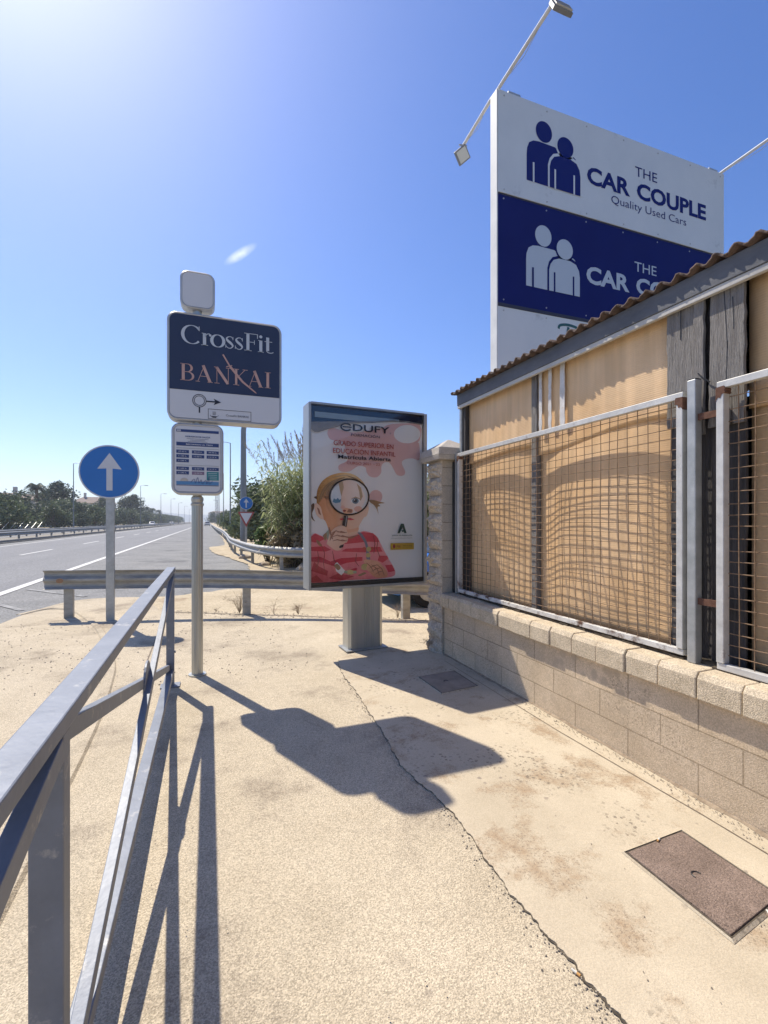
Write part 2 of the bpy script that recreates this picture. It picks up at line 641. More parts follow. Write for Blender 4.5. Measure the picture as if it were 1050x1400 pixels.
g = MB()                      # soil packed along the broken edge
for i in range(len(ckf) - 1):
    (x0, y0), (x1, y1) = ckf[i], ckf[i + 1]
    w0 = 0.0015 + 0.006 * abs(math.sin(i * 0.7) * math.sin(i * 0.17 + 1)) + 0.013 * max(0, min(1, 1.5 - y0))
    w1 = 0.0015 + 0.006 * abs(math.sin((i + 1) * 0.7) * math.sin((i + 1) * 0.17 + 1)) + 0.013 * max(0, min(1, 1.5 - y1))
    g.quad((x0 - w0, y0, 0.004), (x0 + 0.002, y0, 0.004), (x1 + 0.002, y1, 0.004), (x1 - w1, y1, 0.004))
setting('pavement_crack', g, M_crack, fix=False)
# second shallow joint along the wall foot and the kerb line
g = MB()
def ground_strip(pts, w, z):
    for i in range(len(pts) - 1):
        (x0, y0), (x1, y1) = pts[i], pts[i + 1]
        L = math.hypot(x1 - x0, y1 - y0)
        nx, ny = -(y1 - y0) / L * w / 2, (x1 - x0) / L * w / 2
        g.quad((x0 + nx, y0 + ny, z), (x0 - nx, y0 - ny, z), (x1 - nx, y1 - ny, z), (x1 + nx, y1 + ny, z))
ground_strip([(2.27, -3), (2.26, 0.5), (2.27, 1.6), (2.25, 2.6), (2.28, 4.3)], 0.006, 0.011)
ground_strip([(-0.56, 8.2), (1.21, 7.22), (3.06, 6.12)], 0.035, 0.004)
ground_strip([(-0.56, 8.2), (-0.62, 6.5), (-0.6, 5.2)], 0.012, 0.004)
# hairline cracks wandering off the broken edge
for (x, y, a, n) in ((0.75, 3.2, 2.6, 12),):
    pts = [(x, y)]
    for k in range(n):
        a += random.gauss(0, .35)
        x, y = x + .035 * math.cos(a), y + .035 * math.sin(a)
        pts.append((x, y))
    ground_strip(pts, 0.002, 0.0085 if x > 1.2 else 0.003)
setting('pavement_joints', g, mat('joint_dirt', (0.16, 0.125, 0.09), (0.3, 0.24, 0.17), scale=14, rough=1), fix=False)
kl = smooth_line([(-2.76, 8.75), (-2.5, 9.2), (-2.07, 8.89), (-1.6, 7.83), (-1.28, 6.87), (-0.95, 5.5), (-0.85, 4.77), (-0.78, 3.84), (-0.75, 2.5), (-0.74, 0), (-0.74, -5)], 8)
g = MB()
for i in range(len(kl) - 1):
    (x0, y0), (x1, y1) = kl[i], kl[i + 1]
    L = math.hypot(x1 - x0, y1 - y0)
    nx, ny = -(y1 - y0) / L * 0.045, (x1 - x0) / L * 0.045
    g.add([(x0 + nx, y0 + ny, 0.001), (x0 + nx * .7, y0 + ny * .7, 0.016), (x0 - nx * .7, y0 - ny * .7, 0.016), (x0 - nx, y0 - ny, 0.001),
           (x1 + nx, y1 + ny, 0.001), (x1 + nx * .7, y1 + ny * .7, 0.016), (x1 - nx * .7, y1 - ny * .7, 0.016), (x1 - nx, y1 - ny, 0.001)],
          [(0, 4, 5, 1), (1, 5, 6, 2), (2, 6, 7, 3)])
setting('kerb', g, M_conc)

# far hills
g = MB()
hp = [(-1500, 0), (-1100, 28), (-700, 40), (-350, 62), (-60, 44), (120, 70), (420, 96), (800, 70), (1300, 110), (1900, 60), (2400, 0)]
hs = smooth_line(hp, 8)
for i in range(len(hs) - 1):
    (a, h0), (b, h1) = hs[i], hs[i + 1]
    g.quad((a, 3000, -1), (b, 3000, -1), (b, 3300, max(0, h1)), (a, 3300, max(0, h0)))
    g.quad((a, 3300, max(0, h0)), (b, 3300, max(0, h1)), (b, 3700, -1), (a, 3700, -1))
setting('hills', g, mat('hill_scrub', (0.10, 0.13, 0.11), (0.15, 0.17, 0.15), scale=0.01, rough=1))

# pebbles and grit lying along the broken edge: nobody could count them
g = MB()
def pebble(x, y, z, r):
    vs, fs = [], []
    for k in range(6):
        a = k * math.pi / 3
        q = r * random.uniform(.6, 1.1)
        vs.append((x + q * math.cos(a), y + q * math.sin(a), z))
        vs.append((x + q * .6 * math.cos(a + .3), y + q * .6 * math.sin(a + .3), z + r * random.uniform(.4, .8)))
    fs = [(2 * k, 2 * ((k + 1) % 6), 2 * ((k + 1) % 6) + 1, 2 * k + 1) for k in range(6)] + [tuple(2 * k + 1 for k in range(6))]
    g.add(vs, fs)
for i in range(700):
    x0, y0 = random.choice(ckf)
    if y0 > 4.2 or y0 < 0.2:
        continue
    pebble(x0 - abs(random.gauss(0, .035)), y0 + random.uniform(-.05, .05), 0.002, random.uniform(.0015, .0055))
for i in range(900):
    pebble(2.37 - abs(random.gauss(0, .035)), random.uniform(0.2, 4.5), 0.011, random.uniform(.0015, .005))
for i in range(260):
    pebble(random.uniform(-.25, 2.2), random.uniform(0.7, 6), 0.003 if random.random() < 0 else 0.010, random.uniform(.0015, .004))
for i in range(900):
    a = random.random()
    pebble(-2.6 + 3.6 * random.random(), random.uniform(4.5, 8.0), 0.001, random.uniform(.003, .010))
for i in range(500):
    a = random.random()
    pebble(-.5 + 3.5 * a, 8.2 - 2.0 * a + random.gauss(0, .1), 0.001, random.uniform(.004, .014))
tag(g.build('gravel', mat('grit', (0.34, 0.285, 0.21), (0.52, 0.45, 0.34), scale=40, rough=1)), 'loose grit scattered on the concrete pavement', 'gravel', kind='stuff')

# ============================================================ LOW BLOCK WALL, PILLAR
M_block = block_mat('concrete_block', (0.53, 0.42, 0.29), (0.66, 0.535, 0.385), (0.62, 0.60, 0.57), 0.44, 0.175, 'y', z0=0.005, msize=0.004)
_n, _l = M_block.node_tree.nodes, M_block.node_tree.links
add_spots(M_block, 55, (0.30, 0.235, 0.165), 0.40, 2.2, 0.50)
add_spots(M_block, 11, (0.46, 0.37, 0.265), 0.42, 1.1, 0.50)
M_coping = mat('coping_block', (0.50, 0.41, 0.285), (0.64, 0.535, 0.385), scale=9, rough=0.95, bump=0.8, bscale=170, speck=0.25, sscale=190, spec=0.15, bdist=0.006)
wall = thing('block_wall', 'low concrete block wall with chamfered coping under the wire mesh fence', 'wall', (2.4, 1.5, 0))
g = MB().box((2.40, -3, -0.1), (2.60, 4.55, 0.53))
g.build('block_courses', M_block, wall)
y = -2.96
while y < 4.5:
    w = 0.222
    y1 = min(y + w - 0.005, 4.545)
    jx, jz = random.uniform(-.005, .005), random.uniform(-.005, .004)
    g = MB()
    prof = [(2.352 + jx, 0.533), (2.352 + jx, 0.640 + jz), (2.372 + jx, 0.672 + jz), (2.63, 0.676 + jz), (2.63, 0.533)]
    g.prism(prof, y, y1, lambda a, b, c: (a, c, b))
    g.build('coping_block', M_coping, wall, bevel=0.006)
    y += w

M_rough = mat('split_face_block', (0.52, 0.43, 0.32), (0.66, 0.56, 0.43), scale=16, rough=1, bump=0.9, bscale=60, speck=0.2, sscale=80, bdist=0.02)
M_pill = block_mat('pillar_block', (0.50, 0.42, 0.32), (0.60, 0.51, 0.40), (0.6, 0.57, 0.53), 5.0, 0.2, 'x', z0=0.04, offset=0.0, msize=0.004)
pil = thing('block_pillar', 'square concrete pillar with rough split face and pyramid cap at the wall end', 'pillar', (2.52, 4.72, 0))
g = MB().box((2.385, 4.56, -0.1), (2.70, 4.88, 2.12))
g.build('shaft', M_pill, pil)
for k in range(11):                    # split faces towards the road
    z0, z1 = -0.06 + k * 0.2, 0.136 + k * 0.2
    if k == 10:
        z1 = 2.12
    n, mm = 9, 7
    vs, fs = [], []
    for j in range(mm + 1):
        for i in range(n + 1):
            e = min(1, 4 * min(i, n - i) / n) * min(1, 3.2 * min(j, mm - j) / mm)
            dx = 0.008 + 0.058 * e + random.uniform(-.026, .026) * (0.2 + e)
            vs.append((2.383 - max(0.002, dx), 4.562 + 0.316 * i / n, z0 + (z1 - z0) * j / mm))
    for j in range(mm):
        for i in range(n):
            a = j * (n + 1) + i
            fs.append((a, a + 1, a + n + 2, a + n + 1))
    # close against the shaft
    rim = [i for i in range(n + 1)] + [j * (n + 1) + n for j in range(1, mm + 1)] + [mm * (n + 1) + i for i in range(n - 1, -1, -1)] + [j * (n + 1) for j in range(mm - 1, 0, -1)]
    base = len(vs)
    for r_ in rim:
        vs.append((2.386, vs[r_][1], vs[r_][2]))
    for q in range(len(rim)):
        fs.append((rim[q], rim[(q + 1) % len(rim)], base + (q + 1) % len(rim), base + q))
    MB().add(vs, fs).build('split_face', M_rough, pil)
M_cap = mat('cast_cap', (0.44, 0.40, 0.34), (0.54, 0.49, 0.42), scale=10, rough=0.9, bump=0.4, bscale=120, speck=0.1)
g = MB()
def frustum(x0, y0, x1, y1, z0, z1, ins):
    a = [(x0, y0, z0), (x1, y0, z0), (x1, y1, z0), (x0, y1, z0), (x0 + ins, y0 + ins, z1), (x1 - ins, y0 + ins, z1), (x1 - ins, y1 - ins, z1), (x0 + ins, y1 - ins, z1)]
    g.add(a, [(0, 3, 2, 1), (4, 5, 6, 7), (0, 1, 5, 4), (1, 2, 6, 5), (2, 3, 7, 6), (3, 0, 4, 7)])
frustum(2.31, 4.49, 2.78, 4.95, 2.122, 2.17, -0.012)
frustum(2.298, 4.478, 2.792, 4.962, 2.171, 2.255, 0.012)
frustum(2.33, 4.51, 2.76, 4.93, 2.256, 2.375, 0.2)
g.build('cap', M_cap, pil, bevel=0.006)
for nm, s in (('dry_weed', 0.2), ):
    pass

# ============================================================ SHED BEHIND THE FENCE
def amber_mat():
    m = bpy.data.materials.new('amber_corrugated_sheet')
    m.use_nodes = True
    n, l = m.node_tree.nodes, m.node_tree.links
    b = n['Principled BSDF']
    b.inputs['Roughness'].default_value = 0.55
    b.inputs['Specular IOR Level'].default_value = 0.3
    tc = n.new('ShaderNodeTexCoord')
    no = n.new('ShaderNodeTexNoise')
    no.inputs['Scale'].default_value = 2.2
    no.inputs['Detail'].default_value = 8
    l.new(tc.outputs['Object'], no.inputs['Vector'])
    cr = n.new('ShaderNodeValToRGB')
    cr.color_ramp.elements[0].position = 0.3
    cr.color_ramp.elements[1].position = 0.7
    cr.color_ramp.elements[0].color = (0.74, 0.475, 0.235, 1)
    cr.color_ramp.elements[1].color = (0.85, 0.59, 0.335, 1)
    l.new(no.outputs['Fac'], cr.inputs['Fac'])
    # streaky dirt running down the sheet
    mp = n.new('ShaderNodeMapping')
    mp.inputs['Scale'].default_value = (6, 6, 0.5)
    l.new(tc.outputs['Object'], mp.inputs['Vector'])
    n2 = n.new('ShaderNodeTexNoise')
    n2.inputs['Scale'].default_value = 2
    n2.inputs['Detail'].default_value = 7
    l.new(mp.outputs[0], n2.inputs['Vector'])
    r2 = n.new('ShaderNodeMapRange')
    r2.inputs['From Min'].default_value = 0.35
    r2.inputs['From Max'].default_value = 0.7
    r2.inputs['To Min'].default_value = 0.82
    r2.inputs['To Max'].default_value = 1.05
    l.new(n2.outputs['Fac'], r2.inputs['Value'])
    vm = n.new('ShaderNodeVectorMath')
    vm.operation = 'SCALE'
    l.new(cr.outputs[0], vm.inputs[0])
    l.new(r2.outputs[0], vm.inputs['Scale'])
    l.new(vm.outputs[0], b.inputs['Base Color'])
    wv = n.new('ShaderNodeTexWave')
    wv.bands_direction = 'Z'
    wv.inputs['Scale'].default_value = 24
    wv.inputs['Distortion'].default_value = 0.15
    l.new(tc.outputs['Object'], wv.inputs['Vector'])
    bu = n.new('ShaderNodeBump')
    bu.inputs['Strength'].default_value = 0.12
    bu.inputs['Distance'].default_value = 0.004
    l.new(wv.outputs['Fac'], bu.inputs['Height'])
    wk = n.new('ShaderNodeTexNoise')
    wk.inputs['Scale'].default_value = 3.5
    wk.inputs['Detail'].default_value = 3
    l.new(tc.outputs['Object'], wk.inputs['Vector'])
    b3_ = n.new('ShaderNodeBump')
    b3_.inputs['Strength'].default_value = 0.3
    b3_.inputs['Distance'].default_value = 0.03
    l.new(wk.outputs['Fac'], b3_.inputs['Height'])
    l.new(b3_.outputs[0], bu.inputs['Normal'])
    l.new(bu.outputs[0], b.inputs['Normal'])
    return m
M_amber = amber_mat()
M_wood = mat('grey_weathered_wood', (0.17, 0.155, 0.14), (0.33, 0.31, 0.285), scale=3, rough=0.9, bump=0.9, bscale=18, stretch=(14, 14, 0.9), spec=0.2, detail=9, c3=(0.06, 0.052, 0.045), c3scale=3, c3amt=0.46, bdist=0.012)
M_dwood = mat('dark_shaded_wood', (0.05, 0.047, 0.045), (0.11, 0.10, 0.095), scale=3, rough=0.85, bump=0.8, bscale=18, stretch=(14, 14, 0.8), spec=0.2)  # dark timber; on the lower boards it serves as painted shade
M_roof = mat('brown_corrugated_roof', (0.07, 0.047, 0.036), (0.14, 0.092, 0.068), scale=9, rough=0.9, bump=0.6, bscale=40, c3=(0.06, 0.045, 0.04), c3scale=5, c3amt=0.45)
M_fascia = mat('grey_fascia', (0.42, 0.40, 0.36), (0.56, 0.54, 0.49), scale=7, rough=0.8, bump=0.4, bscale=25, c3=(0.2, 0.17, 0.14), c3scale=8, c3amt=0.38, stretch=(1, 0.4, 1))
shed = thing('lean_to_shed', 'amber corrugated plastic shed with grey timber posts and brown wavy roof', 'shed', (4.2, 1.0, 0))

def bulge(y, z):
    return 0.035 * math.sin((y - 1.9) * 2.2) * math.sin((z - .5) * 1.5) + 0.012 * math.sin(y * 5.1 + z * 2.3)
def sheet(y0, y1, z0, z1, x, amp, name, low=None, ny=26, nz=24):
    vs, fs = [], []
    for j in range(nz + 1):
        for i in range(ny + 1):
            t, s = i / ny, j / nz
            yy = y0 + (y1 - y0) * t
            zb = z0 + (low(yy) if low else 0)
            zz = zb + (z1 - zb) * s
            e = min(1, 5 * min(t, 1 - t))
            vs.append((x - amp * e * (0.5 + 0.5 * math.sin(math.pi * t)) * math.sin(math.pi * min(1, max(0, (zz - 0.55) / 1.9))) + 0.35 * bulge(yy, zz) * e, yy, zz))
    for j in range(nz):
        for i in range(ny):
            a = j * (ny + 1) + i
            fs.append((a, a + 1, a + ny + 2, a + ny + 1))
    o = MB().add(vs, fs).build(name, M_amber, shed, smooth=True)
    sd = o.modifiers.new('solid', 'SOLIDIFY')
    sd.thickness = 0.004
    return o
# lower sheets and the upper sheets that lap over them
sheet(3.32, 4.36, 0.685, 2.24, 2.625, 0.012, 'lower_sheet')
sheet(1.94, 3.24, 0.685, 2.24, 2.625, 0.045, 'lower_sheet')
sheet(-3.0, 1.60, 0.685, 2.24, 2.625, 0.03, 'lower_sheet')
sheet(3.30, 4.37, 2.08, 2.80, 2.605, 0.005, 'upper_sheet', lambda y: 0.02 * math.sin(y * 4))
sheet(1.94, 3.26, 2.05, 2.80, 2.602, 0.01, 'upper_sheet', lambda y: 0.04 * math.sin(y * 3.1 + 1))
sheet(-3.0, 1.60, 2.06, 2.80, 2.605, 0.01, 'upper_sheet', lambda y: 0.03 * math.sin(y * 3))
# timber posts and boards
MB().box((2.585, 3.243, 0.682), (2.70, 3.315, 2.80)).build('timber_post', M_wood, shed, bevel=0.004)
MB().box((2.56, 4.375, 0.682), (2.66, 4.43, 2.80)).build('timber_post', M_dwood, shed, bevel=0.004)
MB().box((2.545, 4.433, 0.682), (2.60, 4.475, 2.74)).build('steel_corner_post', M_galv, shed, bevel=0.004)
def board(y0, y1, z0, z1, x, m, slant=0.0, notch=None):
    n = 14
    L = [(y0 + random.uniform(-.004, .004), z0 + (z1 - z0) * i / n) for i in range(n + 1)]
    Rr = [(y1 + slant * i / n + random.uniform(-.004, .004), z0 + (z1 - z0) * i / n) for i in range(n + 1)]
    poly = L + Rr[::-1]
    MB().prism(poly, x, x + 0.02, lambda a, b, c: (c, a, b)).build('weathered_board', m, shed, bevel=0.002)
board(1.855, 2.02, 2.00, 2.74, 2.552, M_wood)
board(1.795, 1.850, 1.93, 2.74, 2.543, M_wood)
board(1.590, 1.775, 1.96, 2.74, 2.550, M_wood, slant=-0.012)
for (ya, za, yb, zb) in ((1.69, 2.70, 1.672, 2.36), (1.672, 2.40, 1.678, 2.2), (1.93, 2.72, 1.935, 2.5), (1.645, 2.62, 1.64, 2.45)):
    MB().prism([(ya - .002, za), (ya + .003, za), (yb + .0015, zb), (yb - .001, zb)], 2.5488, 2.5515, lambda a, b, c: (c, a, b)).build('split_crack', M_dark, shed)
board(1.87, 2.01, 0.685, 2.02, 2.574, M_dwood)  # planks below the rail: their shade is put into the darker wood
board(1.60, 1.775, 0.685, 2.02, 2.577, M_dwood)
MB().box((2.60, 1.78, 0.682), (2.69, 1.86, 2.80)).build('timber_post', M_dwood, shed)
MB().tube([(2.536, 1.82, 2.27), (2.532, 1.797, 2.24), (2.536, 1.755, 2.205)], 0.004, 6).build('wire_tie', M_dark, shed)
# strips of peeling white tape on the upper sheet
M_tape = mat('peeling_white_tape', (0.55, 0.52, 0.47), (0.72, 0.70, 0.66), scale=12, rough=0.7, c3=(0.5, 0.38, 0.22), c3scale=25, c3amt=0.42)
for (y0, y1, z0, z1) in ((3.175, 3.21, 2.17, 2.74), (3.06, 3.094, 2.20, 2.72), (2.91, 2.96, 2.20, 2.76)):
    pts = []
    for i in range(13):
        pts.append((y0 + random.uniform(-.004, .004), z0 + (z1 - z0) * i / 12))
    for i in range(12, -1, -1):
        pts.append((y1 + random.uniform(-.004, .004), z0 + (z1 - z0) * i / 12))
    MB().prism(pts, 2.580, 2.585, lambda a, b, c: (c, a, b)).build('tape_strip', M_tape, shed)
MB().box((2.62, -3, 2.805), (2.70, 4.43, 2.86)).build('wall_plate', M_dwood, shed)
# fascia: roof shade coloured into a dark upper strip, sunlight into a pale lower one, roof edge over both
MB().box((2.512, -3, 2.700), (2.545, 4.47, 2.815)).build('fascia_shade', mat('fascia_shade_grey', (0.085, 0.09, 0.10), (0.15, 0.155, 0.165), scale=7, rough=0.7, bump=0.4, bscale=25, stretch=(1, 0.4, 1)), shed, bevel=0.003)
MB().box((2.518, -3, 2.665), (2.545, 4.47, 2.699)).build('fascia_lit_edge', M_fascia, shed, bevel=0.003)
vs, fs = [], []
ny, nx = 620, 8
for i in range(ny + 1):
    y = -3 + 7.53 * i / ny
    for j in range(nx + 1):
        x = 2.468 + 3.7 * j / nx + (random.uniform(-.007, .007) if j == 0 else 0) + (0.012 * math.sin(math.floor(y / 0.72) * 7.3) if j == 0 else 0)
        vs.append((x, y, 2.842 + 0.06 * (x - 2.5) + 0.016 * math.sin(2 * math.pi * y / 0.104) + 0.007 * math.sin(math.floor(y / 0.72) * 3.1)))
for i in range(ny):
    for j in range(nx):
        a = i * (nx + 1) + j
        fs.append((a, a + 1, a + nx + 2, a + nx + 1))
o = MB().add(vs, fs).build('roof', M_roof, shed, smooth=True)
sd = o.modifiers.new('solid', 'SOLIDIFY')
sd.thickness = 0.012
MB().box((2.72, 4.375, 0), (6.1, 4.43, 2.80)).build('end_wall', M_amber, shed)
MB().box((2.72, -3, 0), (6.1, -2.95, 2.80)).build('end_wall', M_amber, shed)
MB().box((6.05, -2.95, 0), (6.1, 4.37, 2.95)).build('back_wall', M_dwood, shed)

# ============================================================ WIRE MESH FENCE ON THE WALL
M_rust = mat('rusty_wire', (0.17, 0.10, 0.055), (0.34, 0.23, 0.14), scale=30, rough=0.8, metallic=0.2)
M_ruststeel = mat('galvanised_rust_patches', (0.50, 0.49, 0.46), (0.66, 0.65, 0.61), scale=12, rough=0.55, metallic=0.25, c3=(0.16, 0.075, 0.035), c3scale=4.0, c3amt=0.40)
M_flake = mat('flaking_white_paint', (0.50, 0.49, 0.46), (0.66, 0.65, 0.61), scale=10, rough=0.6, c3=(0.10, 0.05, 0.03), c3scale=7, c3amt=0.50)
M_rustp = mat('brown_rust', (0.09, 0.04, 0.024), (0.17, 0.085, 0.055), scale=30, rough=0.95)

def mesh_panel(label, y0, y1, z0, z1, frame_m, bot_m):
    t = thing('mesh_fence_panel', label, 'fence panel', (2.5, (y0 + y1) / 2, z0), 'welded mesh fence panels on the block wall')
    MB().box((2.478, y0, z1 - 0.038), (2.518, y1, z1)).build('top_bar', frame_m, t, bevel=0.003)
    MB().box((2.480, y0, z0), (2.516, y1, z0 + 0.034)).build('bottom_bar', bot_m, t, bevel=0.003)
    for yy in (y0, y1 - 0.038):
        MB().box((2.474, yy, z0 + 0.036), (2.52, yy + 0.038, z1 - 0.04)).build('side_bar', frame_m, t, bevel=0.003)
    g = MB()
    y = y0 + 0.052 + 0.04
    k = 0
    while y < y1 - 0.06:
        w = [(2.5 + 0.004 * math.sin(s * 1.3 + k), y + 0.003 * math.sin(s * .9 + k * 2), z0 + 0.03 + (z1 - z0 - 0.06) * s / 6) for s in range(7)]
        g.tube(w, 0.0026, 5, cap=False)
        y += 0.074
        k += 1
    z = z0 + 0.075
    k = 0
    while z < z1 - 0.05:
        w = [(2.505 + 0.004 * math.sin(s * 1.1 + k), y0 + 0.045 + (y1 - y0 - 0.09) * s / 10, z + 0.004 * math.sin(s * .8 + k * 1.7)) for s in range(11)]
        g.tube(w, 0.0026, 5, cap=False)
        z += 0.0605
        k += 1
    g.build('wire_mesh', M_rust, t)
    for yy in (y0, y1):
        s = 1 if yy == y0 else -1
        q = [(yy - .0015 * s, z1 - .03), (yy + .040 * s, z1 - .028), (yy + .046 * s, z1 - .043), (yy + .043 * s, z1 - .052), (yy + .046 * s, z1 - .064), (yy + .030 * s, z1 - .070), (yy + .022 * s, z1 - .088), (yy + .010 * s, z1 - .083), (yy - .0015 * s, z1 - .10)]
        MB().prism(q, 2.4722, 2.523, lambda a, b, c: (c, a, b)).build('rust_patch', M_rustp, t)
    return t
mesh_panel('long rusty wire mesh panel beside the block pillar with white top bar', 1.865, 4.40, 0.70, 2.176, M_ruststeel, M_flake)
mesh_panel('galvanised mesh panel past the square steel post at the picture edge', -0.95, 1.68, 0.682, 2.176, M_ruststeel, M_ruststeel)
t = thing('fence_post', 'square galvanised steel post standing between two wire mesh panels', 'fence post', (2.49, 1.77, 0.676))
MB().box((2.468, 1.786, 0.677), (2.520, 1.834, 2.225)).build('post_tube', M_galv, t, bevel=0.004)
MB().box((2.470, 1.788, 2.226), (2.518, 1.832, 2.230)).build('post_cap', M_dark, t)
for z in (2.0, 1.0):
    MB().box((2.485, 1.682, z), (2.497, 1.785, z + 0.035)).build('hinge_lug', M_rustp, t)
t = thing('fence_post', 'narrow steel channel post between the mesh panel and the block pillar', 'fence post', (2.5, 4.46, 0.676))
MB().box((2.48, 4.43, 0.677), (2.52, 4.455, 2.18)).build('post_tube', M_galv, t, bevel=0.003)
MB().box((2.50, 4.458, 0.677), (2.60, 4.55, 2.10)).build('post_web', M_dark, t)
# dirt strip under the fence on the coping
g = MB()
for i in range(60):
    y = -0.5 + 4.9 * i / 60
    w = random.uniform(.02, .05)
    g.box((2.53 - w, y, 0.674), (2.63, y + 0.085, 0.690 + random.uniform(-.004, .006)))
tag(g.build('soil', M_crack), 'dark soil and leaf litter packed under the mesh fence', 'soil', kind='stuff')

# blown soil lying in the corner where the wall meets the pavement
g = MB()
yy = -2.5
while yy < 4.5:
    w0 = .008 + .022 * abs(math.sin(yy * 3.1) * math.sin(yy * 7.7 + 1)) + random.uniform(0, .006)
    y2 = yy + .03
    w1 = .008 + .022 * abs(math.sin(y2 * 3.1) * math.sin(y2 * 7.7 + 1)) + random.uniform(0, .006)
    g.quad((2.399 - w0, yy, .0085), (2.399, yy, .016), (2.399, y2, .016), (2.399 - w1, y2, .0085))
    yy = y2
tag(g.build('soil', mat('blown_soil', (0.20, 0.15, 0.10), (0.38, 0.30, 0.21), scale=25, rough=1), fix=False), 'thin line of blown soil along the foot of the block wall', 'soil', kind='stuff')

# ============================================================ MANHOLE COVERS
M_lid = mat('brown_cast_lid', (0.18, 0.13, 0.10), (0.29, 0.215, 0.17), scale=5, rough=0.75, bump=0.7, bscale=190, metallic=0.2, speck=0.3, sscale=230)
def cover(label, poly, z, m):
    cx = sum(p[0] for p in poly) / len(poly)
    cy = sum(p[1] for p in poly) / len(poly)
    t = thing('manhole_cover', label, 'manhole cover', (cx, cy, z))
    MB().prism(poly, z, z + 0.008, XY).build('lid', m, t, bevel=0.002)
    big = [(cx + (x - cx) * 1.05 + (0.004 if x > cx else -0.004), cy + (y - cy) * 1.05) for x, y in poly]
    g = MB()
    n = len(poly)
    for i in range(n):
        a, b, c, d = big[i], big[(i + 1) % n], poly[(i + 1) % n], poly[i]
        g.quad((*a, z + 0.0025), (*b, z + 0.0025), (*c, z + 0.0025), (*d, z + 0.0025))
    g.build('dirt_gap', M_crack, t)
    big2 = [(cx + (x - cx) * 1.10, cy + (y - cy) * 1.10) for x, y in poly]
    g = MB()
    for i in range(n):
        a, b, c, d = big2[i], big2[(i + 1) % n], big[(i + 1) % n], big[i]
        g.add([(*a, z - .002), (*b, z - .002), (*c, z + .006), (*d, z + .006)], [(0, 1, 2, 3)])
        g.add([(*d, z + .006), (*c, z + .006), (*c, z + .001), (*d, z + .001)], [(0, 1, 2, 3)])
    g.build('lid_frame', M_new, t, fix=False)
    g = MB()
    g.tube([(cx - 0.02 + 0.02 * math.cos(a), cy + 0.02 * math.sin(a), z + 0.0095) for a in [R(20 * i) for i in range(11)]], 0.0025, 6)
    g.build('lifting_ring', M_dark, t)
    for x, y in poly:
        MB().prism(ell(cx + (x - cx) * .86, cy + (y - cy) * .86, .008, .008, 12), z + 0.008, z + 0.0088, XY).build('corner_bolt', m, t)
cover('rectangular brown metal manhole cover in sunlight on the pale pavement', [(1.70, 1.53), (2.045, 1.545), (2.04, 1.15), (1.695, 1.10)], 0.0105, M_lid)
cover('small dark utility cover in the shadow of the advertising panel', [(1.82, 3.93), (2.20, 3.98), (2.19, 3.55), (1.83, 3.50)], 0.0105, mat('grey_lid', (0.22, 0.185, 0.145), (0.36, 0.30, 0.235), scale=6, rough=0.95, bump=0.6, bscale=90))

# ============================================================ RAILING
rail = thing('pedestrian_railing', 'blue grey steel railing with crossed braces along the pavement edge', 'railing', (-0.32, 2.9, 0))
TOPZ = 1.04
MB().box((-0.355, -3.6, TOPZ - 0.04), (-0.285, 4.62, TOPZ)).build('top_rail', M_blue, rail, bevel=0.004)
posts = [-2.1, 1.19, 4.52]
for y in posts:
    MB().box((-0.352, y - 0.025, 0.0), (-0.288, y + 0.025, TOPZ - 0.041)).build('post', M_blue, rail, bevel=0.003)
    MB().box((-0.40, y - 0.06, 0.001), (-0.24, y + 0.06, 0.012)).build('base_plate', M_blue, rail, bevel=0.002)
for a, b in ((posts[0], posts[1]), (posts[1], posts[2])):
    y0, y1 = a + 0.026, b - 0.026
    MB().box((-0.348, y0, 0.10), (-0.292, y1, 0.15)).build('bottom_rail', M_blue, rail, bevel=0.003)
    MB().bar((-0.303, y0, 0.17), (-0.303, y1, TOPZ - 0.07), 0.032, 0.05).build('brace', M_blue, rail, bevel=0.002)
    MB().bar((-0.337, y0, TOPZ - 0.07), (-0.337, y1, 0.17), 0.032, 0.05).build('brace', M_blue, rail, bevel=0.002)
    yc, zc = (y0 + y1) / 2, (0.17 + TOPZ - 0.07) / 2
    MB().prism(ell(yc, zc, .125, .115, 24), -0.325, -0.313, lambda p, q, c: (c, p, q)).build('cross_plate', M_blue, rail, bevel=0.002)
for z in (0.95, 0.30):
    MB().tube([(-0.288, 4.52, z), (-0.276, 4.52, z)], 0.011, 10).build('bolt_head', M_galv, rail)

# ============================================================ GUARDRAILS (W BEAM)
def wbeam(mb, pts, z, h, t=0.004, depth=0.06):
    """W profile swept along pts (x,y); face towards the left of travel"""
    prof = [(0, -.5), (.25, -.47), (.9, -.36), (1, -.27), (.9, -.18), (.15, -.04), (.15, .04), (.9, .18), (1, .27), (.9, .36), (.25, .47), (0, .5)]
    vs, fs = [], []
    n = len(prof)
    for i, p in enumerate(pts):
        a, b = Vector(pts[max(i - 1, 0)]).to_2d(), Vector(pts[min(i + 1, len(pts) - 1)]).to_2d()
        d = (b - a).normalized()
        nx, ny = -d.y, d.x
        zz = p[2] if len(p) > 2 else z
        for (o, q) in prof:
            vs.append((p[0] + nx * o * depth, p[1] + ny * o * depth, zz + q * h))
    for i in range(len(pts) - 1):
        for k in range(n - 1):
            a = i * n + k
            fs.append((a, a + 1, a + n + 1, a + n))
    mb.add(vs, fs)
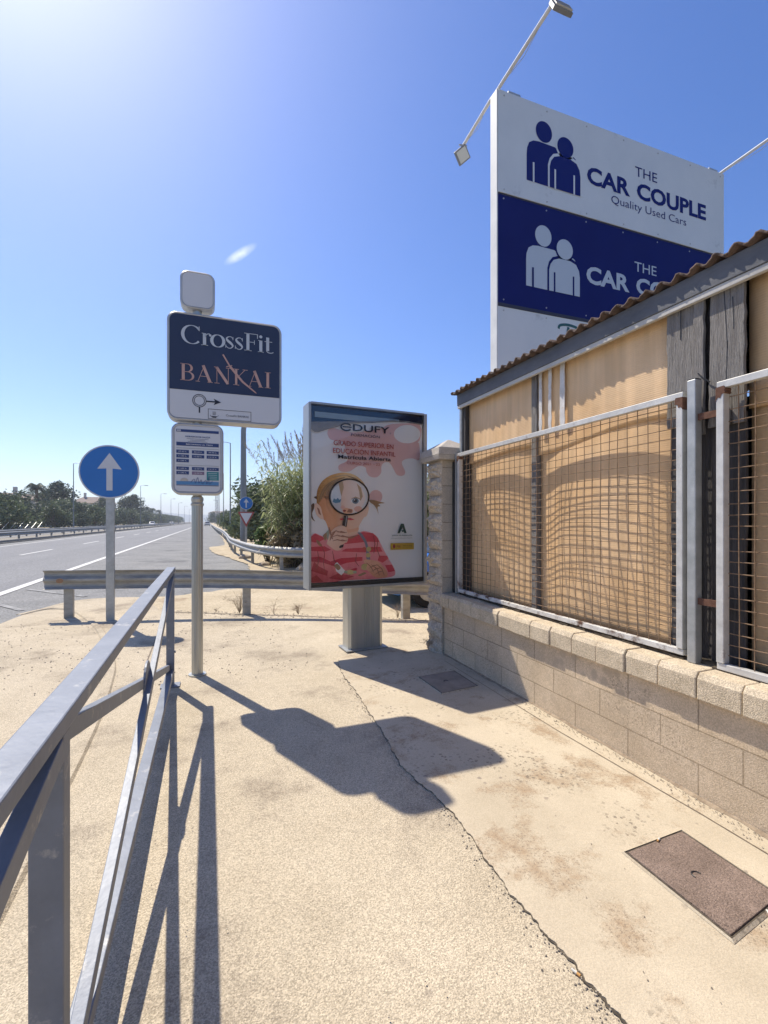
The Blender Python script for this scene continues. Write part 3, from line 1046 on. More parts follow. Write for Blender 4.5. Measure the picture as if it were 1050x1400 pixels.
def guardrail(label, pts, z, h, posts, group=None, mats=M_rail, endcap=None, flip=False):
    mid = pts[len(pts) // 2]
    t = thing('guardrail', label, 'guardrail', (mid[0], mid[1], -0.05), group)
    g = MB()
    wbeam(g, pts, z, h, depth=-0.065 if flip else 0.05)
    o = g.build('beam', mats, t)
    sd = o.modifiers.new('solid', 'SOLIDIFY')
    sd.thickness = 0.005
    for (x, y, zt) in posts:
        MB().box((x - 0.06, y - 0.045, -0.3), (x + 0.06, y + 0.045, zt)).build('post', mats, t, bevel=0.004)
    return t
nr = [(-2.30, 8.22, .585), (-1.2, 7.98, .58), (0, 7.68, .57), (1.2, 7.22, .545), (2.2, 6.72, .515), (3.2, 6.22, .49), (4.2, 5.75, .48), (5.2, 5.4, .48)]
t = guardrail('grey steel guardrail crossing behind the sign pole and the advertising panel', smooth_line(nr, 4), .6, 0.285,
          [(-1.98, 8.28, .60), (0.55, 7.62, .6), (2.80, 6.56, .52), (4.8, 5.72, .5)])
MB().prism(ell(0, 0, .045, .035, 16), 0, 0.01, lambda a, b, c: (-2.05 + a, 8.085 - c, .58 + b)).build('reflector', mat('amber_reflector', (0.30, 0.17, 0.09), rough=0.4), t)

fr = [(0.6, 150), (0.75, 110), (0.95, 70), (1.15, 46), (1.12, 34), (1.0, 26), (1.05, 22), (1.42, 16.6), (2.1, 14.4), (3.0, 13.6), (4.5, 13.4), (6.5, 13.5), (9, 13.6), (13, 13.8)]
fs_ = smooth_line(fr, 8)
t = guardrail('curved steel guardrail in front of the tall reeds at the side street corner', fs_, .52, 0.31, [], flip=True)
acc = 0
for i in range(1, len(fs_)):
    acc += math.hypot(fs_[i][0] - fs_[i - 1][0], fs_[i][1] - fs_[i - 1][1])
    if acc > 2.6:
        acc = 0
        x, y = fs_[i]
        MB().box((x + .03, y - .045, -.3), (x + .13, y + .045, .6)).build('post', M_rail, t)

M_med = mat('dull_median_steel', (0.22, 0.22, 0.21), (0.33, 0.33, 0.31), scale=3, rough=0.6, metallic=0.3)
for x, lab, yst, fl in ((-13.75, 'long grey guardrail along the near side of the central reservation', 20, True), (-16.9, 'far guardrail beyond the central reservation beside the opposite carriageway', 20, False)):
    pts = [(x, y) for y in range(yst, 420, 20)]
    t = thing('guardrail', lab, 'guardrail', (x, 60, 0))
    g = MB()
    wbeam(g, pts, 0.55, 0.31, depth=-0.075)
    o = g.build('beam', M_med, t)
    sd = o.modifiers.new('solid', 'SOLIDIFY')
    sd.thickness = 0.006
    y = yst
    while y < 220:
        MB().box((x - .16, y - .05, -.1), (x - .04, y + .05, .66)).build('post', M_med, t)
        y += 4
g = MB().box((-13.45, 15, -0.1), (-13.15, 420, 0.16))
setting('median_kerb', g, mat('old_kerb', (0.16, 0.155, 0.15), (0.25, 0.24, 0.22), scale=3, rough=1))

# ============================================================ ROUND ARROW SIGN
def arrow_sign(label, x, y, zc, rad, post_r, extra=None, post=True, group=None):
    t = thing('traffic_sign', label, 'traffic sign', (x, y, 0), group)
    fn = lambda a, b, c: (x + a, y - c, zc + b)
    mb = MB()
    mb.cur = 0
    mb.prism(ell(0, 0, rad, rad, 48), 0.035, 0.06, fn)
    mb.cur = 1
    mb.flat(ell(0, 0, rad * .95, rad * .95, 48), fn, 0.0625)
    mb.cur = 0
    s = rad
    mb.flat([(-.1 * s, -.70 * s), (.1 * s, -.70 * s), (.1 * s, .12 * s), (.40 * s, .10 * s), (0, .70 * s), (-.40 * s, .10 * s), (-.1 * s, .12 * s)], fn, 0.065)
    mb.build('arrow_disc', [M_signgrey, M_signblue], t)
    if post:
        MB().box((x - post_r, y - .02, -.1), (x + post_r, y + .034, zc + rad * .6)).build('post', M_galv, t, bevel=0.004)
        MB().box((x - post_r * 1.6, y - .034, zc - rad * .86), (x + post_r * 1.6, y + .036, zc - rad * .80)).build('clamp', M_galv, t)
    return t
M_signblue = mat('sign_blue', (0.016, 0.14, 0.44), (0.022, 0.16, 0.48), scale=4, rough=0.35, spec=0.5)
M_signgrey = mat('sign_white', (0.55, 0.56, 0.57), (0.62, 0.63, 0.64), scale=5, rough=0.4)
arrow_sign('round blue sign with white upward arrow on a square steel post', -1.36, 7.85, 2.175, 0.39, 0.055)
# far pair: blue disc above a yield triangle
t = arrow_sign('small far blue arrow disc above a yield triangle before the reeds', 1.72, 24.2, 2.36, 0.32, 0.05)
mb = MB()
fn = lambda a, b, c: (1.72 + a, 24.2 - c, 1.55 + b)
mb.cur = 0
mb.prism([(-.40, .38), (.40, .38), (0, -.38)], 0.035, 0.055, fn)
mb.cur = 1
mb.flat([(-.29, .32), (.29, .32), (0, -.22)], fn, 0.06)
mb.build('yield_triangle', [mat('sign_red', (0.36, 0.085, 0.075), rough=0.5), M_white], t)

# ============================================================ SIGN POLE WITH THREE PANELS
PX, PY = -0.105, 4.77
sg = thing('advertising_signpost', 'fluted aluminium pole carrying a dark gym sign, a timetable and a blank box', 'sign post', (PX, PY, 0))
vs, fs = [], []
def fluted(z0, z1, r, n=60, dep=0.0035):
    mb = MB()
    poly = [((r - (dep if k % 5 == 0 else 0)) * math.cos(2 * math.pi * k / n), (r - (dep if k % 5 == 0 else 0)) * math.sin(2 * math.pi * k / n)) for k in range(n)]
    mb.prism(poly, z0, z1, lambda a, b, c: (PX + a, PY + b, c))
    return mb
fluted(0.0, 1.60, 0.051).build('pole', M_alu, sg)
MB().prism(ell(PX, PY, .08, .08, 28), -0.01, 0.012, XY).build('foot_plate', M_alu, sg)
g = MB()
g.tube([(PX, PY, z) for z in (1.60, 1.615, 1.63, 1.66, 1.675, 1.69)], [.057, .06, .05, .056, .054, .042], 28)
g.build('collar', M_alu, sg, smooth=False)
MB().tube([(PX, PY, 1.69), (PX, PY, 3.46)], 0.040, 20).build('inner_pole', M_alu, sg)
M_frame = mat('sign_frame_grey', (0.43, 0.44, 0.44), (0.52, 0.53, 0.53), scale=6, rough=0.45, metallic=0.3)
M_face = mat('opal_panel', (0.62, 0.62, 0.62), (0.67, 0.67, 0.67), scale=2, rough=0.35)
def case(name, x0, z0, x1, z1, r, y0, y1, rim):
    """rounded case; front at y0"""
    mb = MB()
    outer, inner = rrect(x0, z0, x1, z1, r), rrect(x0 + rim, z0 + rim, x1 - rim, z1 - rim, max(r - rim, .01))
    n = len(outer)
    vs = [(a, y0 + .012, b) for a, b in outer] + [(a, y1 - .012, b) for a, b in outer]
    fs = [(i, (i + 1) % n, (i + 1) % n + n, i + n) for i in range(n)]
    mid = rrect(x0 + rim * .5, z0 + rim * .5, x1 - rim * .5, z1 - rim * .5, max(r - rim * .5, .01))
    vs += [(a, y0, b) for a, b in mid] + [(a, y0 + .006, b) for a, b in inner]
    fs += [(i, (i + 1) % n, (i + 1) % n + 2 * n, i + 2 * n) for i in range(n)]
    fs += [(i + 2 * n, (i + 1) % n + 2 * n, (i + 1) % n + 3 * n, i + 3 * n) for i in range(n)]
    vs += [(a, y1, b) for a, b in mid]
    fs += [(i + n, (i + 1) % n + n, (i + 1) % n + 4 * n, i + 4 * n) for i in range(n)]
    fs += [tuple(range(4 * n, 5 * n)), tuple(range(4 * n - 1, 3 * n - 1, -1))]
    mb.add(vs, fs)
    return mb.build(name, M_frame, sg)
YF, YB = 4.69, 4.85
# blank top box
bx_ = case('blank_light_box', -.253, 3.435, .052, 3.785, .075, YF + .01, YB - .01, .022)
MB().prism(rrect(-.232, 3.455, .031, 3.764, .058), 0, 0.002, lambda a, b, c: (a, YF + 0.0145 - c, b)).build('blank_panel', M_face, bx_)
# gym sign
gym = case('gym_sign_case', -.362, 2.385, .672, 3.385, .085, YF - .005, YB, .024)
X0, Z0 = -.338, 2.409
M_navy = mat('navy_print', (0.034, 0.048, 0.092), (0.04, 0.056, 0.105), scale=3, rough=0.5, spec=0.2)
M_print = mat('white_print', (0.62, 0.62, 0.62), rough=0.4)
M_ltxt = mat('pale_lettering', (0.55, 0.58, 0.60), rough=0.45)
M_copper = mat('copper_lettering', (0.52, 0.30, 0.24), (0.60, 0.38, 0.31), scale=9, rough=0.45)
M_ink = mat('black_print', (0.015, 0.016, 0.03), rough=0.45)
fn = lambda a, b, c: (a, YF - .001 - c, b)
mb = MB()
mb.cur = 0
mb.flat(rrect(-.338, 2.409, .648, 3.361, .062), fn, 0.003)
mb.cur = 1
dark = [p for p in rrect(-.338, 2.409, .648, 3.361, .062) if p[1] > 2.9]
mb.flat([(-.338, 2.665), (.648, 2.665)] + dark, fn, 0.005)
# "CrossFit" in a high-contrast roman: strokes drawn with a broad pen
TK, TN = .026, .005
mb.cur = 2
def glyphs(word, x, z, h, seq):
    for ch, w in seq:
        u = lambda pts: [(x + a * h, z + b * h) for a, b in pts]
        T_, t_ = .165 * h, .032 * h
        if ch == 'C':
            stroke(mb, u(arc(.5, .5, .46, .49, 38, 318, 40)), (T_, t_), fn, .008)
            stroke(mb, u([(.86, .98), (.86, .74)]), t_ * 1.4, fn, .008)
        elif ch == 'r':
            stroke(mb, u([(.16, 0), (.16, .66)]), T_, fn, .008)
            stroke(mb, u([(0, .015), (.34, .015)]), t_, fn, .008)
            stroke(mb, u([(.02, .65), (.16, .65)]), t_, fn, .008)
            stroke(mb, u(arc(.38, .42, .18, .23, 170, 70, 12)), t_ * 1.3, fn, .008)
            mb.flat(u(ell(.45, .58, .065, .065, 14)), fn, .008)
        elif ch == 'o':
            stroke(mb, u(arc(.34, .33, .31, .33, 0, 360, 40)), (T_, t_), fn, .008)
        elif ch == 's':
            pts = smooth_line([(.42, .56), (.34, .645), (.20, .635), (.10, .53), (.17, .41), (.32, .29), (.42, .16), (.33, .03), (.18, .02), (.06, .13)], 6)
            n = len(pts)
            ws = [t_ + (T_ * .85 - t_) * math.exp(-((i / (n - 1) - .5) / .2) ** 2) for i in range(n)]
            stroke(mb, u(pts), ws, fn, .008)
            stroke(mb, u([(.43, .65), (.43, .48)]), t_, fn, .008)
            stroke(mb, u([(.055, .2), (.055, .02)]), t_, fn, .008)
        elif ch == 'F':
            stroke(mb, u([(.2, 0), (.2, .98)]), T_, fn, .008)
            stroke(mb, u([(0, .015), (.4, .015)]), t_, fn, .008)
            stroke(mb, u([(0, .965), (.72, .965)]), t_, fn, .008)
            stroke(mb, u([(.72, .98), (.72, .74)]), t_ * 1.3, fn, .008)
            stroke(mb, u([(.2, .5), (.55, .5)]), t_, fn, .008)
            stroke(mb, u([(.55, .62), (.55, .38)]), t_, fn, .008)
        elif ch == 'i':
            stroke(mb, u([(.16, 0), (.16, .66)]), T_, fn, .008)
            stroke(mb, u([(0, .015), (.32, .015)]), t_, fn, .008)
            stroke(mb, u([(.02, .65), (.16, .65)]), t_, fn, .008)
            mb.flat(u(ell(.16, .87, .085, .085, 16)), fn, .008)
        elif ch == 't':
            stroke(mb, u([(.17, .12), (.17, .88)]), T_, fn, .008)
            stroke(mb, u([(0, .64), (.42, .64)]), t_, fn, .008)
            stroke(mb, u(arc(.31, .14, .2, .13, 190, 330, 12)), t_ * 1.4, fn, .008)
        elif ch == 'B':
            stroke(mb, u([(.16, 0), (.16, 1)]), T_, fn, .008)
            stroke(mb, u([(0, .985), (.4, .985)]), t_, fn, .008)
            stroke(mb, u([(0, .015), (.42, .015)]), t_, fn, .008)
            stroke(mb, u([(.16, .52), (.4, .52)]), t_, fn, .008)
            stroke(mb, u(arc(.38, .755, .24, .23, 90, -90, 16)), (T_ * .8, t_), fn, .008)
            stroke(mb, u(arc(.4, .265, .30, .25, 90, -90, 16)), (T_ * .8, t_), fn, .008)
        elif ch == 'A':
            stroke(mb, u([(.1, 0), (.46, .98)]), t_, fn, .008)
            stroke(mb, u([(.40, 1.0), (.80, 0)]), T_, fn, .008)
            stroke(mb, u([(.24, .34), (.62, .34)]), t_, fn, .008)
            stroke(mb, u([(-.02, .015), (.22, .015)]), t_, fn, .008)
            stroke(mb, u([(.64, .015), (.94, .015)]), t_, fn, .008)
        elif ch == 'N':
            stroke(mb, u([(.16, 0), (.16, .98)]), t_, fn, .008)
            stroke(mb, u([(.14, .98), (.80, .02)]), T_, fn, .008)
            stroke(mb, u([(.82, 0), (.82, .98)]), t_, fn, .008)
            stroke(mb, u([(.02, .015), (.32, .015)]), t_, fn, .008)
            stroke(mb, u([(0, .985), (.2, .985)]), t_, fn, .008)
            stroke(mb, u([(.68, .985), (.96, .985)]), t_, fn, .008)
        elif ch == 'K':
            stroke(mb, u([(.2, 0), (.2, .98)]), T_ * .8, fn, .008)
            stroke(mb, u([(.22, .42), (.72, .98)]), t_, fn, .008)
            stroke(mb, u([(.04, .015), (.38, .015)]), t_, fn, .008)
            stroke(mb, u([(.04, .985), (.36, .985)]), t_, fn, .008)
            stroke(mb, u([(.58, .985), (.88, .985)]), t_, fn, .008)
        elif ch == 'I':
            stroke(mb, u([(.18, 0), (.18, 1)]), T_, fn, .008)
            stroke(mb, u([(0, .985), (.36, .985)]), t_, fn, .008)
            stroke(mb, u([(0, .015), (.36, .015)]), t_, fn, .008)
        x += w * h
glyphs('CrossFit', -.235, 3.095, .172, (('C', .97), ('r', .50), ('o', .70), ('s', .50), ('s', .53), ('F', .74), ('i', .37), ('t', .4)))
mb.cur = 3
glyphs('BANKAI', -.248, 2.752, .155, (('B', .86), ('A', 1.02), ('N', 1.08), ('K', .88), ('A', 1.04), ('I', .4)))
# the sword that forms the leg of the K
sw = [(.122, 3.03), (.182, 2.93)]
stroke(mb, sw, .014, fn, .008)
stroke(mb, [(.152, 2.918), (.205, 2.935)], .008, fn, .008)
stroke(mb, [(.185, 2.925), (.30, 2.79), (.42, 2.698), (.43, 2.69)], [.022, .02, .011, .001], fn, .009)
# roundabout symbol and arrow
mb.cur = 4
stroke(mb, arc(-.085, 2.575, .058, .058, 0, 360, 30), .006, fn, .006)
stroke(mb, arc(-.085, 2.575, .044, .044, 0, 360, 30), .005, fn, .006)
stroke(mb, [(-.085, 2.515), (-.085, 2.462)], .012, fn, .006)
stroke(mb, [(-.027, 2.575), (.055, 2.575)], .012, fn, .006)
mb.flat([(.04, 2.605), (.105, 2.575), (.04, 2.545), (.055, 2.575)], fn, .006)
for q in (((-.01, 2.415), (.38, 2.415)), ((-.01, 2.505), (.38, 2.505)), ((-.008, 2.415), (-.008, 2.505)), ((.378, 2.415), (.378, 2.505))):
    stroke(mb, list(q), .004, fn, .006)
mb.flat([(.02, 2.44), (.07, 2.44), (.06, 2.426), (.03, 2.426)], fn, .006)
for k in range(3):
    stroke(mb, [(.03, 2.455 + .012 * k), (.06, 2.455 + .012 * k)], .004, fn, .006)
stroke(mb, [(.007, 2.45), (.02, 2.435), (.07, 2.435), (.083, 2.45)], .003, fn, .006)
put_text(mb, 'CrossFit BANKAI', .15, .355, 2.447, 2.466, fn, .006)
mb.build('printed_face', [M_print, M_navy, M_ltxt, M_copper, M_ink], gym, fix=False)

# timetable
tt = case('timetable_case', -.325, 1.70, .128, 2.36, .075, YF - .005, YB, .028)
mb = MB()
mb.cur = 0
mb.flat(rrect(-.297, 1.728, .10, 2.332, .048), fn, 0.003)
def rect(x0, z0, x1, z1, c=.005):
    mb.flat([(x0, z0), (x1, z0), (x1, z1), (x0, z1)], fn, c)
L_, R_ = -.282, .085
mb.cur = 1
rect(L_, 2.275, R_, 2.300)
rect(L_, 2.148, R_, 2.182)
cols = [(-.282, -.175), (-.150, -.043), (-.022, R_)]
rows = [(0, 2.08), (1, 2.08), (2, 2.08), (0, 2.038), (1, 2.038), (2, 2.038), (0, 1.996), (0, 1.925), (1, 1.925), (2, 1.925), (0, 1.884)]
for c_, z in rows:
    rect(cols[c_][0], z, cols[c_][1], z + .030)
mb.cur = 2
rect(cols[1][0], 1.884, cols[1][1], 1.914)
mb.cur = 3
rect(cols[2][0], 1.835, cols[2][1], 1.916)
mb.cur = 4
rect(L_, 2.125, R_, 2.129)
rect(L_, 1.968, R_, 1.972)
mb.cur = 5
rect(L_, 1.790, R_, 1.822)
mb.cur = 1
rect(L_, 1.782, R_, 1.788)
mb.cur = 6
mb.flat([(-.25, 1.823)] + arc(-.215, 1.823, .035, .03, 180, 0, 10), fn, .006)
mb.cur = 1
put_text(mb, 'HORARIOS DE SALIDA', -.205, .01, 2.228, 2.243, fn, .006, bold=.02)
for z, w in ((2.214, .19), (2.202, .13), (2.19, .17)):
    rect(-.1 - w / 2, z, -.1 + w / 2, z + .003)
mb.cur = 0
rect(-.275, 2.279, -.245, 2.296, .007)
mb.cur = 1
put_text(mb, 'M', -.268, -.252, 2.282, 2.293, fn, .0085)
mb.cur = 0
put_text(mb, 'RECORRIDO AL TREN', -.20, .03, 2.158, 2.170, fn, .007, bold=.02)
for c_, z in rows + [(1, 1.884)]:
    s_ = {0: '07:40 h.', 1: '08:40 h.', 2: '09:40 h.'}[c_] if z > 2.07 else {0: '11:00 h.', 1: '12:50 h.', 2: '13:15 h.'}[c_]
    put_text(mb, s_, cols[c_][0] + .018, cols[c_][1] - .018, z + .009, z + .021, fn, .007)
for k in range(4):
    stroke(mb, [(cols[2][0] + .015, 1.85 + k * .017), (cols[2][1] - .015, 1.85 + k * .017)], .003, fn, .007)
mb.cur = 1
wave = smooth_line([(-.16, 1.81), (-.13, 1.845), (-.12, 1.805), (-.10, 1.86), (-.09, 1.805), (-.07, 1.84), (-.06, 1.80), (-.03, 1.835), (-.02, 1.80), (.0, 1.87), (.0, 1.80), (.03, 1.83)], 4)
stroke(mb, wave, .004, fn, .008)
mb.build('printed_face', [M_print, mat('table_blue', (0.035, 0.06, 0.17), rough=0.4), mat('table_mauve', (0.22, 0.15, 0.22), rough=0.4), mat('table_teal', (0.05, 0.24, 0.25), rough=0.4),
                          mat('table_grey', (0.33, 0.34, 0.32), rough=0.4), mat('table_skyblue', (0.10, 0.25, 0.45), rough=0.4), mat('table_sand', (0.5, 0.45, 0.38), rough=0.4)], tt, fix=False)

# ============================================================ ADVERTISING PANEL (free standing light box)
mp_ = thing('poster_stand', 'free standing aluminium poster case on a ribbed foot showing a child with a magnifying glass', 'advertising panel', (1.016, 4.95, 0))
mp_.rotation_euler = (0, 0, R(4))
CW = 1.37
D_ = 0.26
def loc(a, b, c):            # a along the panel, b up, c outwards towards the viewer; returned in the shift-corrected frame
    return (1.016 + a, 4.95 - c, b)
M_case = mat('case_aluminium', (0.30, 0.31, 0.31), (0.38, 0.39, 0.385), scale=8, rough=0.42, metallic=0.45, stretch=(1, 1, 0.1))
M_navyglass = mat('dark_header', (0.012, 0.022, 0.06), rough=0.15, spec=0.6)
for (a0, a1) in ((-.028, .0), (CW, CW + .042)):
    g = MB()
    g.prism([(a0, .02), (a0, -D_ + .05), (a0 + .012 if a0 < 0 else a0, -D_), (a1 if a0 < 0 else a1 - .012, -D_), (a1, -D_ + .05), (a1, .02)], .715, 2.725, lambda p, q, z: loc(p, z, q))
    g.build('side_profile', M_case, mp_, bevel=0.005)
MB().box(loc(-.001, 2.708, -D_ + .01), loc(CW + .001, 2.73, .018)).build('top_profile', M_case, mp_)
MB().box(loc(.001, .715, -D_ + .01), loc(CW - .001, .742, .018)).build('bottom_profile', M_case, mp_)
MB().box(loc(.002, .744, -D_ + .03), loc(CW - .002, 2.706, -.03)).build('back_board', M_navyglass, mp_)
MB().box(loc(.05, 2.575, -.029), loc(1.06, 2.635, -.022)).build('header_reflection', mat('pale_reflection', (0.30, 0.40, 0.48), (0.42, 0.52, 0.58), scale=3, rough=0.3, stretch=(1, 1, 6)), mp_)  # reflection in the header glass, painted as a pale strip
MB().box(loc(.002, .744, -.028), loc(CW - .002, .79, .004)).build('inner_strip', M_dark, mp_)
